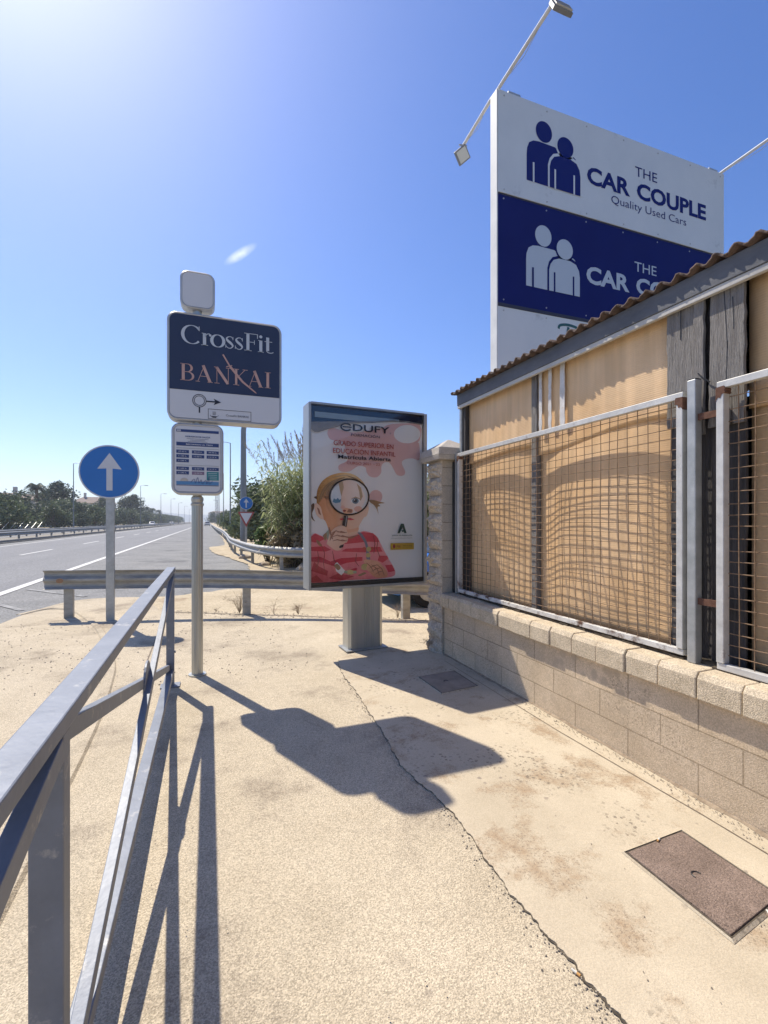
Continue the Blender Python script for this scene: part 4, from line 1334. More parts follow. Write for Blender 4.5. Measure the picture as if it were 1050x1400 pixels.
ART=[('pink',[189,2406,203,2452,263,2470,345,2457,414,2443,526,2445,669,2476,844,2524,964,2575,1329,2600,1329,2411,1242,2369,1321,2382,1329,2186,1242,2195,1148,2183,1094,2146,1109,2091,1137,2037,1125,1995,1071,1982,1025,1998,987,2058,957,2104,919,2136,859,2120,832,2078,830,2010,785,1961,727,1952,676,1970,647,2016,640,2055,597,2073,540,2066,491,2035,442,2006,373,1997,325,2014,315,2053,338,2080,400,2109,428,2150,400,2226,386,2304,345,2337,277,2338,216,2350]),
('white2',[1340,2489,1336,2464,1323,2440,1301,2417,1273,2398,1240,2383,1203,2372,1164,2367,1125,2367,1088,2372,1056,2383,1029,2398,1008,2416,996,2438,991,2462,996,2486,1008,2509,1029,2531,1056,2550,1088,2566,1125,2577,1164,2583,1203,2584,1240,2579,1273,2569,1301,2554,1323,2535,1336,2513]),
('pink',[844,1735,842,1718,836,1702,827,1687,814,1675,798,1666,781,1660,763,1658,745,1660,728,1665,713,1674,701,1685,691,1699,685,1715,683,1731,685,1748,691,1764,701,1778,713,1791,728,1800,745,1806,763,1808,781,1807,798,1802,814,1793,827,1782,836,1768,842,1752]),
('hair',[70,1642,68,1731,83,1807,130,1885,210,1946,304,1979,386,1991,484,1977,554,1940,611,1889,647,1824,669,1744,672,1651,611,1610,359,1698,116,1604]),
('skin',[90,1642,95,1693,106,1604,136,1489,169,1451,203,1361,236,1258,414,1249,540,1280,554,1385,597,1464,633,1518,666,1598,672,1671,640,1784,554,1874,414,1895,250,1851,156,1771]),
('skinmid',[95,1642,106,1591,136,1489,169,1451,203,1361,230,1271,307,1257,291,1335,307,1425,250,1503,183,1605,169,1694,116,1706]),
('skinmid',[359,1360,421,1327,540,1346,549,1385,470,1366]),
('hair',[90,1655,87,1744,130,1834,223,1901,359,1932,498,1918,568,1874,498,1879,359,1893,243,1838,156,1752,110,1668]),
('hairdark',[103,1706,156,1822,263,1903,400,1941,277,1884,176,1797,123,1694]),
('hairdark',[106,1680,119,1770,223,1869,136,1764]),
('soft3',[156,1771,250,1866,400,1918,277,1852]),
('soft3',[223,1921,359,1965,470,1963,359,1948]),
('hairdark',[400,1960,526,1932,611,1869,526,1913]),
('soft3',[89,1661,98,1737,145,1826,244,1901,242,1903,141,1830,92,1738,86,1661]),
('hairdark',[101,1670,117,1748,172,1836,272,1904,271,1906,167,1840,111,1750,98,1670]),
('soft3',[113,1679,135,1760,198,1846,301,1906,299,1909,194,1850,129,1763,110,1680]),
('hairdark',[125,1688,154,1772,225,1855,329,1907,328,1910,221,1860,148,1775,121,1689]),
('soft3',[136,1697,172,1784,252,1865,358,1907,357,1910,248,1870,167,1787,133,1698]),
('hairdark',[148,1706,191,1796,279,1875,387,1906,386,1909,275,1880,186,1799,145,1707]),
('soft3',[160,1715,209,1808,305,1885,416,1904,415,1907,303,1890,204,1811,157,1717]),
('hairdark',[172,1725,228,1820,333,1895,445,1901,445,1904,330,1900,223,1824,169,1726]),
('soft3',[184,1734,247,1832,360,1905,474,1896,474,1900,358,1911,242,1836,181,1735]),
('hairdark',[196,1743,266,1844,387,1915,503,1891,504,1894,386,1921,261,1848,193,1745]),
('soft3',[208,1752,284,1856,414,1925,532,1885,534,1888,414,1931,280,1861,206,1754]),
('skin2',[40,1609,48,1641,77,1644,114,1604,130,1540,146,1479,106,1483,64,1527]),
('skindark',[70,1604,97,1585,119,1515,90,1534]),
('skin2',[640,1591,669,1618,674,1585,654,1524,626,1504]),
('brown',[5,1628,40,1646,38,1590,18,1540,27,1489,51,1451,18,1476,4,1514]),
('brown',[35,1711,70,1724,69,1690,51,1698]),
('brown',[674,1694,741,1692,815,1675,871,1662,793,1650,818,1626,782,1613,794,1532,774,1586,735,1639,690,1667]),
('shirt',[1,1293,51,1324,130,1291,203,1284,304,1257,421,1255,498,1293,554,1322,611,1342,698,1324,771,1283,807,1222,859,1126,919,1023,987,918,1007,856,972,816,785,799,359,801,1,797]),
('stripe',[1,1236,1,1287,51,1318,130,1285,156,1259,103,1235,51,1223]),
('stripe',[318,1205,414,1216,414,1275,540,1299,597,1332,727,1317,785,1263,807,1215,669,1222,428,1203]),
('stripe',[-1,1135,1,1179,156,1182,230,1142,169,1124]),
('stripe',[345,1120,400,1151,815,1161,844,1106,611,1103]),
('stripe',[-1,1022,1,1066,103,1071,223,1014,345,1048,597,1053,597,1011,414,994,277,954,143,1004]),
('stripe',[-1,921,38,1020,90,968,196,912,183,861,90,891,51,906]),
('stripe',[400,903,526,937,554,896,442,855]),
('stripe',[800,1061,904,1057,919,1023,844,978,785,1007]),
('stripe',[874,950,964,953,1002,877,919,867]),
('stripe',[196,835,304,881,498,840,359,801]),
('stripe',[-1,845,64,873,143,799,1,798]),
('hairdark',[64,1254,97,1235,123,1183,97,1190,70,1222]),
('strap',[537,1326,576,1325,626,1265,657,1198,669,1131,690,1024,647,1025,640,1132,626,1199,597,1252]),
('beadg',[176,1336,203,1361,210,1258,183,1252]),
('hairdark',[136,1298,176,1329,176,1259,156,1246]),
('red',[641,1145,641,1141,639,1138,636,1134,633,1132,628,1130,623,1129,618,1128,613,1129,608,1130,604,1133,601,1135,598,1139,596,1142,596,1146,596,1150,598,1154,601,1157,604,1160,608,1161,613,1163,618,1163,623,1162,628,1161,633,1159,636,1156,639,1153,641,1149]),
('red',[735,1146,735,1142,733,1138,731,1135,728,1132,724,1130,720,1129,715,1129,711,1129,706,1131,702,1133,699,1136,697,1139,695,1143,695,1147,695,1150,697,1154,699,1157,702,1160,706,1162,711,1163,715,1163,720,1163,724,1162,728,1159,731,1157,733,1153,735,1149]),
('bead',[701,1137,700,1131,698,1124,694,1119,690,1114,684,1111,678,1109,672,1108,665,1109,659,1112,654,1115,649,1120,646,1126,644,1132,643,1138,644,1145,646,1151,649,1157,654,1161,659,1164,665,1166,672,1167,678,1166,684,1164,690,1160,694,1156,698,1150,700,1144]),
('bead',[693,1070,693,1065,691,1059,687,1054,683,1050,678,1047,672,1045,666,1045,660,1045,654,1048,649,1051,644,1055,641,1060,639,1066,638,1072,639,1078,641,1084,644,1088,649,1093,654,1096,660,1097,666,1098,672,1097,678,1095,683,1092,687,1087,691,1082,693,1076]),
('redd',[114,1208,152,1105,139,1004,154,901,158,901,147,1004,160,1106,118,1209]),
('redd',[241,1129,259,1024,329,931,334,933,268,1027,246,1129]),
('redd',[782,1250,765,1142,812,1032,817,1034,776,1143,788,1249]),
('redd',[523,1096,507,1003,552,948,556,950,517,1004,529,1095]),
('redd',[74,1133,85,1032,61,944,66,942,95,1031,79,1134]),
('redd',[724,1290,743,1196,731,1090,737,1089,754,1196,729,1291]),
('white2',[270,986,297,1005,393,903,345,860,284,908]),
('hairdark',[257,967,297,988,338,945,307,917]),
('bead',[499,885,498,880,494,874,488,870,480,866,471,863,460,862,449,862,438,863,427,865,418,869,410,873,404,878,400,884,399,890,400,896,404,901,410,906,418,910,427,912,438,914,449,914,460,913,471,910,480,907,488,902,494,897,498,891]),
('beadg',[530,887,530,883,528,880,525,877,521,875,516,873,510,872,505,872,499,873,494,874,489,876,485,879,482,882,480,885,480,889,480,892,482,896,485,899,489,901,494,903,499,903,505,904,510,903,516,902,521,900,525,897,528,894,530,890]),
('beadg',[420,892,419,888,417,885,415,882,411,880,407,878,402,877,397,877,393,878,388,879,384,881,380,884,378,887,376,890,375,894,376,897,378,900,380,903,384,906,388,907,393,908,397,908,402,908,407,906,411,904,415,902,417,899,419,895]),
('shirt',[586,895,585,887,582,880,579,874,574,868,568,865,561,862,554,862,547,863,541,866,535,870,530,876,526,883,524,890,523,898,524,905,526,912,530,919,535,924,541,928,547,930,554,931,561,929,568,927,574,922,579,917,582,910,585,903]),
('bead',[666,938,665,930,662,922,656,915,650,909,641,905,632,903,623,903,613,904,604,907,596,912,589,918,584,925,581,933,580,941,581,950,584,957,589,964,596,970,604,974,613,976,623,977,632,976,641,973,650,968,656,962,662,954,665,946]),
('brown',[540,851,611,880,640,866,568,840]),
('skin2',[176,1208,196,1271,210,1316,270,1380,345,1406,393,1386,414,1340,425,1281,414,1229,373,1204,338,1139,277,1135,216,1175]),
('skindark',[291,1328,345,1347,407,1327,345,1334]),
('skindark',[297,1283,359,1300,421,1281,359,1289]),
('skindark',[301,1241,359,1253,411,1236,359,1243]),
('skindark',[223,1310,291,1361,243,1284,210,1233]),
('ink',[315,1169,338,1191,373,1200,366,1167,331,1158]),
('skin2',[608,1007,640,1025,719,1012,785,994,844,944,886,895,907,840,882,814,785,811,727,832,690,870,640,919,654,965,618,986]),
('skindark',[662,918,727,956,800,959,734,945]),
('skindark',[690,877,756,921,837,924,763,907]),
('skindark',[734,841,800,885,859,883,803,872]),
('stripe',[325,1480,356,1488,400,1477,359,1464,338,1464]),
('stripe',[414,1485,449,1490,501,1471,456,1464,421,1469]),
('skinpale',[659,1727,653,1684,636,1642,609,1605,572,1574,529,1551,482,1536,432,1531,383,1535,336,1549,295,1571,261,1601,235,1636,219,1676,214,1717,219,1759,235,1799,261,1836,295,1867,336,1891,383,1906,432,1913,482,1910,529,1898,572,1876,609,1847,636,1811,653,1770]),
('skin3',[318,1892,442,1912,540,1873,597,1796,626,1704,583,1610,498,1550,386,1549,345,1607,338,1737]),
('blue1',[230,1773,270,1826,331,1853,345,1750,338,1659,263,1645,230,1696]),
('hair3',[311,1879,359,1893,373,1829,345,1724,325,1801]),
('hair3',[526,1873,576,1828,597,1730,568,1676,554,1781]),
('blue2',[243,1664,257,1703,284,1690,304,1710,321,1687,345,1701,331,1659,277,1650]),
('white2',[566,1681,564,1674,560,1667,553,1661,544,1656,534,1652,522,1650,509,1649,497,1649,485,1651,474,1655,465,1660,459,1666,454,1672,453,1679,454,1686,459,1693,465,1699,474,1704,485,1708,497,1711,509,1712,522,1711,534,1709,544,1706,553,1701,560,1695,564,1688]),
('eyeblue',[547,1680,546,1672,543,1665,539,1659,533,1654,526,1649,518,1647,509,1646,501,1647,493,1649,485,1653,479,1658,475,1664,472,1671,471,1678,472,1685,475,1692,479,1699,485,1704,493,1708,501,1711,509,1712,518,1711,526,1709,533,1705,539,1700,543,1694,546,1687]),
('eye',[530,1679,530,1675,528,1671,526,1667,522,1664,518,1661,514,1660,509,1659,504,1660,500,1661,496,1663,493,1666,490,1670,489,1674,488,1678,489,1683,490,1687,493,1691,496,1694,500,1696,504,1698,509,1699,514,1698,518,1697,522,1695,526,1691,528,1688,530,1684]),
('white2',[505,1691,505,1689,504,1688,503,1687,502,1685,501,1685,499,1684,498,1684,496,1684,495,1685,493,1685,492,1686,491,1688,491,1689,491,1690,491,1692,491,1693,492,1694,493,1696,495,1696,496,1697,498,1697,499,1697,501,1696,502,1696,503,1695,504,1693,505,1692]),
('skindark',[450,1690,477,1714,512,1721,554,1710,574,1687,549,1703,512,1713,478,1705]),
('hair3',[463,1707,512,1728,568,1705,512,1714]),
('skinmid',[359,1581,386,1601,428,1595,477,1582,470,1546,414,1537,366,1549]),
('redd',[397,1569,397,1566,396,1563,394,1561,391,1559,387,1558,384,1557,380,1557,376,1557,372,1558,368,1559,366,1561,363,1563,362,1566,362,1568,362,1571,363,1573,366,1576,368,1577,372,1579,376,1580,380,1580,384,1580,387,1579,391,1578,394,1576,396,1574,397,1571]),
('redd',[457,1569,457,1566,455,1564,453,1562,450,1560,447,1558,443,1557,439,1557,435,1557,431,1558,428,1560,425,1561,423,1564,421,1566,421,1569,421,1571,423,1574,425,1576,428,1578,431,1579,435,1580,439,1581,443,1580,447,1580,450,1578,453,1576,455,1574,457,1572]),
('skindark',[407,1553,428,1588,470,1582,463,1548]),
('cheek',[588,1590,587,1583,584,1576,578,1570,570,1565,561,1561,551,1559,540,1558,529,1559,519,1561,510,1565,503,1570,497,1576,493,1582,492,1589,493,1596,497,1603,503,1609,510,1614,519,1618,529,1620,540,1621,551,1621,561,1619,570,1615,578,1610,584,1604,587,1597]),
('cheek',[384,1608,383,1603,381,1600,378,1596,374,1593,370,1591,364,1589,359,1589,353,1589,348,1591,343,1593,340,1596,337,1599,335,1603,334,1607,335,1611,337,1615,340,1618,343,1621,348,1623,353,1625,359,1625,364,1625,370,1624,374,1622,378,1619,381,1615,383,1612]),
('ring',[679,1727,677,1700,670,1673,660,1647,646,1622,628,1599,606,1578,582,1560,556,1545,527,1533,497,1524,466,1518,435,1517,404,1518,373,1523,344,1532,316,1543,291,1558,268,1575,248,1595,231,1617,218,1640,208,1665,202,1691,200,1717,202,1743,208,1769,218,1795,231,1819,248,1841,268,1862,291,1880,316,1896,344,1908,373,1918,404,1925,435,1927,466,1927,497,1923,527,1915,556,1904,582,1890,606,1873,628,1853,646,1831,660,1807,670,1781,677,1755],[660,1727,658,1702,652,1677,643,1654,630,1631,613,1610,594,1591,572,1575,547,1561,521,1550,493,1542,465,1537,436,1535,408,1536,380,1541,353,1548,327,1559,304,1572,283,1588,264,1606,249,1626,236,1647,228,1670,222,1693,220,1717,222,1741,228,1765,236,1788,249,1810,264,1831,283,1849,304,1866,327,1880,353,1892,380,1901,408,1907,436,1909,465,1909,493,1905,521,1898,547,1888,572,1875,594,1859,613,1841,630,1821,643,1799,652,1776,658,1752]),
('skindark',[198,1386,214,1307,238,1256,248,1259,232,1312,208,1388]),
('skindark',[358,1284,457,1258,542,1295,538,1304,455,1277,360,1293]),
('skindark',[231,1326,284,1343,344,1323,407,1325,407,1330,346,1332,284,1352,229,1331]),
('skindark',[237,1281,297,1296,358,1277,421,1279,421,1284,360,1287,297,1306,236,1286]),
('skindark',[244,1236,297,1247,358,1232,412,1237,411,1242,359,1241,297,1257,242,1241]),
('skindark',[638,983,693,934,724,874,730,876,702,940,642,988]),
('skindark',[696,961,766,910,797,837,803,839,775,917,699,966]),
('skindark',[761,963,825,908,856,835,862,836,834,914,765,967]),
('ink',[373,1516,422,1514,403,1390,351,1406]),
('grey',[400,1510,414,1509,393,1399,384,1404]),
('logog',[1086,1426,1109,1424,1145,1316,1117,1313,1094,1382,1055,1314,1028,1314,1071,1424]),
('logog',[1078,1348,1120,1352,1126,1332,1086,1330]),
('yellow',[938,1201,1242,1200,1242,1124,938,1124]),
('redd',[1001,1164,1000,1159,999,1154,997,1149,994,1146,991,1143,988,1142,984,1141,980,1142,977,1143,973,1146,971,1150,969,1155,968,1159,967,1165,968,1170,969,1175,971,1179,973,1183,977,1185,980,1187,984,1187,988,1187,991,1185,994,1182,997,1178,999,1174,1000,1169])]
ART_COL = {'pink': (0.80, 0.52, 0.50), 'white2': (0.86, 0.86, 0.86), 'hair': (0.56, 0.34, 0.17), 'hairdark': (0.30, 0.17, 0.09), 'skin': (0.66, 0.35, 0.25),
           'skin2': (0.64, 0.37, 0.27), 'skin3': (0.66, 0.46, 0.37), 'eyeblue': (0.16, 0.24, 0.32), 'cheek': (0.82, 0.50, 0.42), 'soft3': (0.70, 0.50, 0.30), 'skinmid': (0.58, 0.29, 0.18), 'skindark': (0.42, 0.19, 0.13), 'skinpale': (0.58, 0.58, 0.62), 'brown': (0.22, 0.13, 0.08),
           'shirt': (0.56, 0.17, 0.19), 'stripe': (0.42, 0.055, 0.085), 'strap': (0.22, 0.26, 0.33), 'beadg': (0.34, 0.38, 0.28), 'bead': (0.6, 0.5, 0.22),
           'red': (0.6, 0.1, 0.08), 'redd': (0.34, 0.05, 0.06), 'ring': (0.03, 0.018, 0.018), 'ink': (0.02, 0.02, 0.03), 'grey': (0.42, 0.40, 0.42), 'blue1': (0.42, 0.55, 0.66),
           'blue2': (0.12, 0.28, 0.42), 'hair3': (0.56, 0.40, 0.26), 'eye': (0.05, 0.06, 0.08), 'logog': (0.03, 0.08, 0.07), 'yellow': (0.62, 0.40, 0.05)}
soft = {'hair': (0.66, 0.45, 0.25), 'skin': (0.72, 0.47, 0.36), 'skin2': (0.72, 0.48, 0.38), 'skin3': (0.70, 0.54, 0.46), 'hairdark': (0.42, 0.25, 0.13), 'shirt': (0.62, 0.23, 0.25), 'stripe': (0.48, 0.08, 0.11), 'brown': (0.33, 0.2, 0.11), 'skinmid': (0.66, 0.38, 0.26)}
names = ['paper', 'terracotta'] + list(ART_COL)
mats = [mat('poster_paper', (0.88, 0.87, 0.87), (0.90, 0.89, 0.89), scale=2, rough=0.55), mat('terracotta_print', (0.50, 0.09, 0.07), rough=0.5)]
for k, c in ART_COL.items():
    mats.append(mat('print_' + k, c, soft.get(k), scale=16 if k in soft else 4, rough=0.5))
mb = MB()
mb.cur = 0
def printed(name, stops, direction=(1, 0, 0), a=0.1, b=0.5, noise=0.25, strands=None):
    """tones of the printed photograph: a ramp across the sheet, broken up by noise or fine strands"""
    m = bpy.data.materials['print_' + name]
    n, l = m.node_tree.nodes, m.node_tree.links
    tc = n.new('ShaderNodeTexCoord')
    dp = n.new('ShaderNodeVectorMath')
    dp.operation = 'DOT_PRODUCT'
    dp.inputs[1].default_value = direction
    l.new(tc.outputs['Object'], dp.inputs[0])
    mr = n.new('ShaderNodeMapRange')
    mr.inputs['From Min'].default_value = a
    mr.inputs['From Max'].default_value = b
    l.new(dp.outputs['Value'], mr.inputs['Value'])
    nz = n.new('ShaderNodeTexNoise')
    nz.inputs['Scale'].default_value = 9
    nz.inputs['Detail'].default_value = 4
    mp = n.new('ShaderNodeMapping')
    if strands:
        mp.inputs['Scale'].default_value = strands
    l.new(tc.outputs['Object'], mp.inputs['Vector'])
    l.new(mp.outputs[0], nz.inputs['Vector'])
    ad = n.new('ShaderNodeMath')
    ad.operation = 'MULTIPLY_ADD'
    ad.inputs[1].default_value = noise * 2
    l.new(nz.outputs['Fac'], ad.inputs[0])
    sb = n.new('ShaderNodeMath')
    sb.operation = 'SUBTRACT'
    sb.inputs[1].default_value = noise
    l.new(mr.outputs[0], sb.inputs[0])
    l.new(sb.outputs[0], ad.inputs[2])
    cr = n.new('ShaderNodeValToRGB')
    els = cr.color_ramp.elements
    while len(els) < len(stops):
        els.new(0.5)
    for k, c in enumerate(stops):
        els[k].position = k / (len(stops) - 1)
        els[k].color = (*c, 1)
    l.new(ad.outputs[0], cr.inputs['Fac'])
    l.new(cr.outputs[0], n['Principled BSDF'].inputs['Base Color'])
printed('skin', [(.60, .22, .08), (.82, .42, .22), (.90, .60, .44), (.88, .62, .50)], (1, 0, 0), .12, .58, .10)
printed('skin2', [(.66, .28, .15), (.86, .50, .34), (.92, .66, .52)], (0, 0, 1), 0.75, 1.25, .30)
printed('skinmid', [(.62, .22, .08), (.80, .38, .19), (.86, .50, .33)], (1, 0, .2), .3, .7, .2)
printed('skin3', [(.72, .44, .32), (.90, .70, .60), (.93, .80, .74)], (1, 0, 0), .28, .5, .2)
printed('hair', [(.44, .19, .04), (.80, .44, .15), (.93, .68, .36), (.74, .46, .20)], (1, 0, 0), .08, .62, .32, (3, 1, 16))
printed('soft3', [(.50, .29, .12), (.84, .64, .40)], (1, 0, 0), .2, .5, .5, (3, 1, 20))
printed('brown', [(.10, .05, .03), (.42, .26, .14)], (1, 0, 0), .1, .8, .5, (8, 1, 8))
printed('shirt', [(.60, .09, .12), (.84, .24, .28), (.90, .36, .39)], (.5, 0, 1), .9, 1.45, .35, (2, 1, 1))
printed('stripe', [(.38, .01, .03), (.62, .035, .08), (.68, .08, .12)], (.5, 0, 1), .9, 1.45, .35, (2, 1, 1))
printed('blue1', [(.55, .68, .80), (.80, .84, .88), (.60, .66, .72)], (.3, 0, 1), 1.6, 2.1, .3)
printed('skinpale', [(.62, .60, .62), (.80, .79, .80)], (1, 0, 0), .2, .6, .3)
top = [(CW - .004, 2.598), (1.15, 2.612), (.95, 2.600), (.75, 2.570), (.45, 2.545), (.25, 2.525), (.004, 2.50)]
mb.flat([(.004, .792), (CW - .004, .792)] + top, loc, -.0205)
lay = -.0185
for e in ART:
    mb.cur = names.index(e[0])
    P = [(e[1][i] / 1000, e[1][i + 1] / 1000) for i in range(0, len(e[1]), 2)]
    if len(e) > 2:
        Q = [(e[2][i] / 1000, e[2][i + 1] / 1000) for i in range(0, len(e[2]), 2)]
        n = len(P)
        vs = [loc(a, b, lay) for a, b in P] + [loc(a, b, lay) for a, b in Q]
        mb.add(vs, [(i, (i + 1) % n, (i + 1) % n + n, i + n) for i in range(n)])
    else:
        P = [(min(max(a, .006), CW - .006), b) for a, b in P]
        if e[0] in ('skin', 'skin2', 'hair', 'shirt', 'pink', 'brown', 'strap', 'skin3', 'skinmid', 'soft3', 'hairdark'):
            P = smooth_line(P + [P[0]], 3)[:-1]
            P = [(min(max(a, .006), CW - .006), b) for a, b in P]
        mb.flat(P, loc, lay)
    lay += .0002
lay += .0004
def ptext(s, x0, x1, z0, z1, m, bold=0.0):
    mb.cur = names.index(m)
    sl = 0.0
    put_text(mb, s, x0, x1, z0, z1, loc, lay, bold)
ptext('DUFY', .478, .925, 2.455, 2.530, 'ink', .012)
mb.cur = names.index('ink')
stroke(mb, arc(.40, 2.490, .062, .038, -35, -325, 26), .016, loc, lay)
stroke(mb, [(.355, 2.492), (.462, 2.492)], .012, loc, lay)
stroke(mb, arc(.937, 2.462, .007, .007, 0, 360, 10), .002, loc, lay)
ptext('FORMACIÓN', 0.456, .803, 2.396, 2.433, 'ink')
ptext('GRADO SUPERIOR EN', .253, .976, 2.282, 2.338, 'terracotta', .008)
ptext('EDUCACIÓN INFANTIL', .247, 1.002, 2.197, 2.266, 'terracotta', .008)
ptext('Matrícula Abierta', .304, .943, 2.140, 2.183, 'ink', .022)
ptext('CURSO 2021 - 22', .404, .806, 2.083, 2.112, 'terracotta')
ptext('JUNTA DE ANDALUCÍA', .958, 1.22, 1.279, 1.298, 'logog', .02)
ptext('Consejería de Educación y Deporte', .949, 1.22, 1.251, 1.263, 'logog')
ptext('FSE', 1.017, 1.066, 1.150, 1.172, 'redd', .02)
ptext('Unión Europea', 1.094, 1.218, 1.162, 1.176, 'ink')
ptext('Fondo Social Europeo', 1.094, 1.218, 1.146, 1.157, 'ink')
poster = mb.build('poster', mats, mp_, fix=False)
# the poster has slipped: its top hem is folded over and hangs grey in front of the sheet
mb = MB()
tp = smooth_line([(.004, 2.515), (.2, 2.535), (.45, 2.56), (.75, 2.588), (.95, 2.612), (1.15, 2.622), (CW - .004, 2.605)], 5)
bt = smooth_line([(.004, 2.44), (.06, 2.405), (.2, 2.455), (.33, 2.495), (.38, 2.525), (.75, 2.572), (.95, 2.60), (1.15, 2.613), (CW - .004, 2.592)], 5)
n = 36
tp = [tp[int(i * (len(tp) - 1) / n)] for i in range(n + 1)]
def at_x(line, x):
    for i in range(len(line) - 1):
        if line[i][0] <= x <= line[i + 1][0] + 1e-6:
            t = (x - line[i][0]) / max(1e-6, line[i + 1][0] - line[i][0])
            return line[i][1] + t * (line[i + 1][1] - line[i][1])
    return line[-1][1]
vs, fs = [], []
for i in range(n + 1):
    x = .004 + (CW - .008) * i / n
    a, b = at_x(tp, x), min(at_x(bt, x), at_x(tp, x) - .006)
    for q in range(4):
        s = q / 3
        vs.append(loc(x, a + (b - a) * s, .001 + .005 * math.sin(s * 3.1) + .0015 * math.sin(x * 40 + q)))
for i in range(n):
    for q in range(3):
        k = i * 4 + q
        fs.append((k, k + 1, k + 5, k + 4))
mb.add(vs, fs)
mb.build('folded_hem', mat('poster_back', (0.30, 0.29, 0.29), (0.38, 0.37, 0.37), scale=6, rough=0.6), poster)
g = MB()
g.quad(loc(.003, .745, .012), loc(CW - .003, .745, .012), loc(CW - .003, 2.706, .012), loc(.003, 2.706, .012))
g.build('front_pane', M_glass, mp_)
# ribbed foot
g = MB()
prof = [(.50, .0)]
x = .50
pr_ = [(.42, -.20), (.42, -.03), (.45, .0), (.60, .0)]
for k in range(6):
    a = .60 + k * .022
    pr_ += [(a, -.008), (a + .011, -.008), (a + .011, .0), (a + .022, .0)]
pr_ += [(.80, .0), (.84, -.03), (.84, -.20)]
g.prism([(p, q - .03) for p, q in pr_], 0.0, .714, lambda p, q, z: loc(p + .02, z, q))
g.build('foot', M_alu, mp_)
MB().box(loc(.40, 0.0105, -.27), loc(.90, .022, .02)).build('foot_plate', M_case, mp_)

# ============================================================ BILLBOARD
BX0, BX1, BY = 4.738, 10.52, 7.0
bb = thing('roadside_billboard', 'tall billboard of white and navy panels with figure logos rising behind the shed', 'billboard', (7.6, 7.1, 0))
M_bbw = mat('billboard_white', (0.60, 0.645, 0.67), (0.66, 0.70, 0.72), scale=1.2, rough=0.55, c3=(0.42, 0.46, 0.48), c3scale=2, c3amt=0.38)
M_bbn = mat('billboard_navy', (0.005, 0.011, 0.115), (0.007, 0.015, 0.135), scale=1.5, rough=0.6, spec=0.12)
M_bbf = mat('billboard_frame', (0.60, 0.60, 0.58), (0.72, 0.72, 0.69), scale=3, rough=0.6, c3=(0.4, 0.38, 0.34), c3scale=6, c3amt=0.36)
M_bbt = mat('billboard_blue_print', (0.008, 0.018, 0.15), rough=0.6, spec=0.12)
M_bbp = mat('billboard_pale_print', (0.48, 0.55, 0.62), rough=0.45)
M_bbg = mat('green_script', (0.02, 0.10, 0.10), rough=0.45)
fnb = lambda a, b, c: (BX0 + a, BY - c, b)
W = BX1 - BX0
def logo(mb, dz, fig, gap):
    """two figures standing arm in arm, with the lettering beside them"""
    mb.cur = fig
    mb.flat(ell(.975, 8.545 + dz, .182, .192, 30), fnb, .012)
    mb.flat([(.596, 7.579 + dz), (.596, 8.05 + dz), (.605, 8.16 + dz), (.65, 8.27 + dz), (.74, 8.325 + dz), (.86, 8.342 + dz), (1.22, 8.335 + dz), (1.33, 8.28 + dz), (1.40, 8.18 + dz), (1.10, 8.0 + dz), (1.10, 7.575 + dz)], fnb, .012)
    mb.flat([(1.60, 8.30 + dz), (1.70, 8.24 + dz), (1.77, 8.10 + dz), (1.68, 8.10 + dz), (1.55, 8.2 + dz)], fnb, .012)
    mb.cur = gap
    mb.flat(ell(1.458, 8.39 + dz, .222, .222, 30), fnb, .015)
    mb.flat([(1.062, 7.57 + dz), (1.062, 7.98 + dz), (1.10, 8.10 + dz), (1.18, 8.20 + dz), (1.32, 8.25 + dz), (1.62, 8.25 + dz), (1.78, 8.19 + dz), (1.845, 8.06 + dz), (1.85, 7.57 + dz)], fnb, .015)
    mb.cur = fig
    mb.flat(ell(1.458, 8.393 + dz, .187, .187, 30), fnb, .018)
    mb.flat([(1.10, 7.572 + dz), (1.10, 7.95 + dz), (1.13, 8.06 + dz), (1.20, 8.15 + dz), (1.33, 8.20 + dz), (1.58, 8.20 + dz), (1.72, 8.155 + dz), (1.79, 8.05 + dz), (1.81, 7.93 + dz), (1.81, 7.572 + dz)], fnb, .018)
    mb.cur = gap
    for a, z0 in ((.722, 7.565), (1.203, 7.558), (1.642, 7.558)):
        mb.flat([(a, z0 + dz), (a + .036, z0 + dz), (a + .036, 7.925 + dz), (a, 7.925 + dz)], fnb, .021)
    mb.cur = fig
    put_text(mb, 'THE', 3.193, 3.79, 8.325 + dz, 8.515 + dz, fnb, .012)
    put_text(mb, 'CAR', 1.975, 3.06, 7.865 + dz, 8.205 + dz, fnb, .012, bold=.035)
    put_text(mb, 'COUPLE', 3.24, 5.215, 7.878 + dz, 8.212 + dz, fnb, .012, bold=.035)
MB().box((BX0 + .003, BY, 3.0), (BX1, BY + .17, 9.015)).build('board_core', M_bbf, bb)
MB().box((BX0 - .02, BY - .012, 2.2), (BX0 + .002, BY + .185, 9.03)).build('edge_trim', M_bbf, bb)
MB().box((BX1 + .001, BY - .004, 2.2), (BX1 + .022, BY + .185, 9.03)).build('edge_trim', M_bbf, bb)
mb = MB()
mb.cur = 0
mb.box((BX0 + .003, BY - .028, 7.232), (BX1 - .002, BY - .002, 9.022))
fnb = lambda a, b, c: (BX0 + a, BY - .02 - c, b)
logo(mb, 0.0, 1, 0)
mb.cur = 1
put_text(mb, 'Quality Used Cars', 2.575, 4.62, 7.59, 7.79, fnb, .012, bold=-.004)
mb.build('white_panel', [M_bbw, M_bbt], bb, fix=False)
mb = MB()
mb.cur = 0
mb.box((BX0 + .003, BY - .012, 5.30), (BX1 - .002, BY - .002, 7.20))
fnb = lambda a, b, c: (BX0 + a, BY - .004 - c, b)
logo(mb, -1.885, 1, 0)
mb.build('navy_panel', [M_bbn, M_bbp], bb, fix=False)
mb = MB()
mb.cur = 0
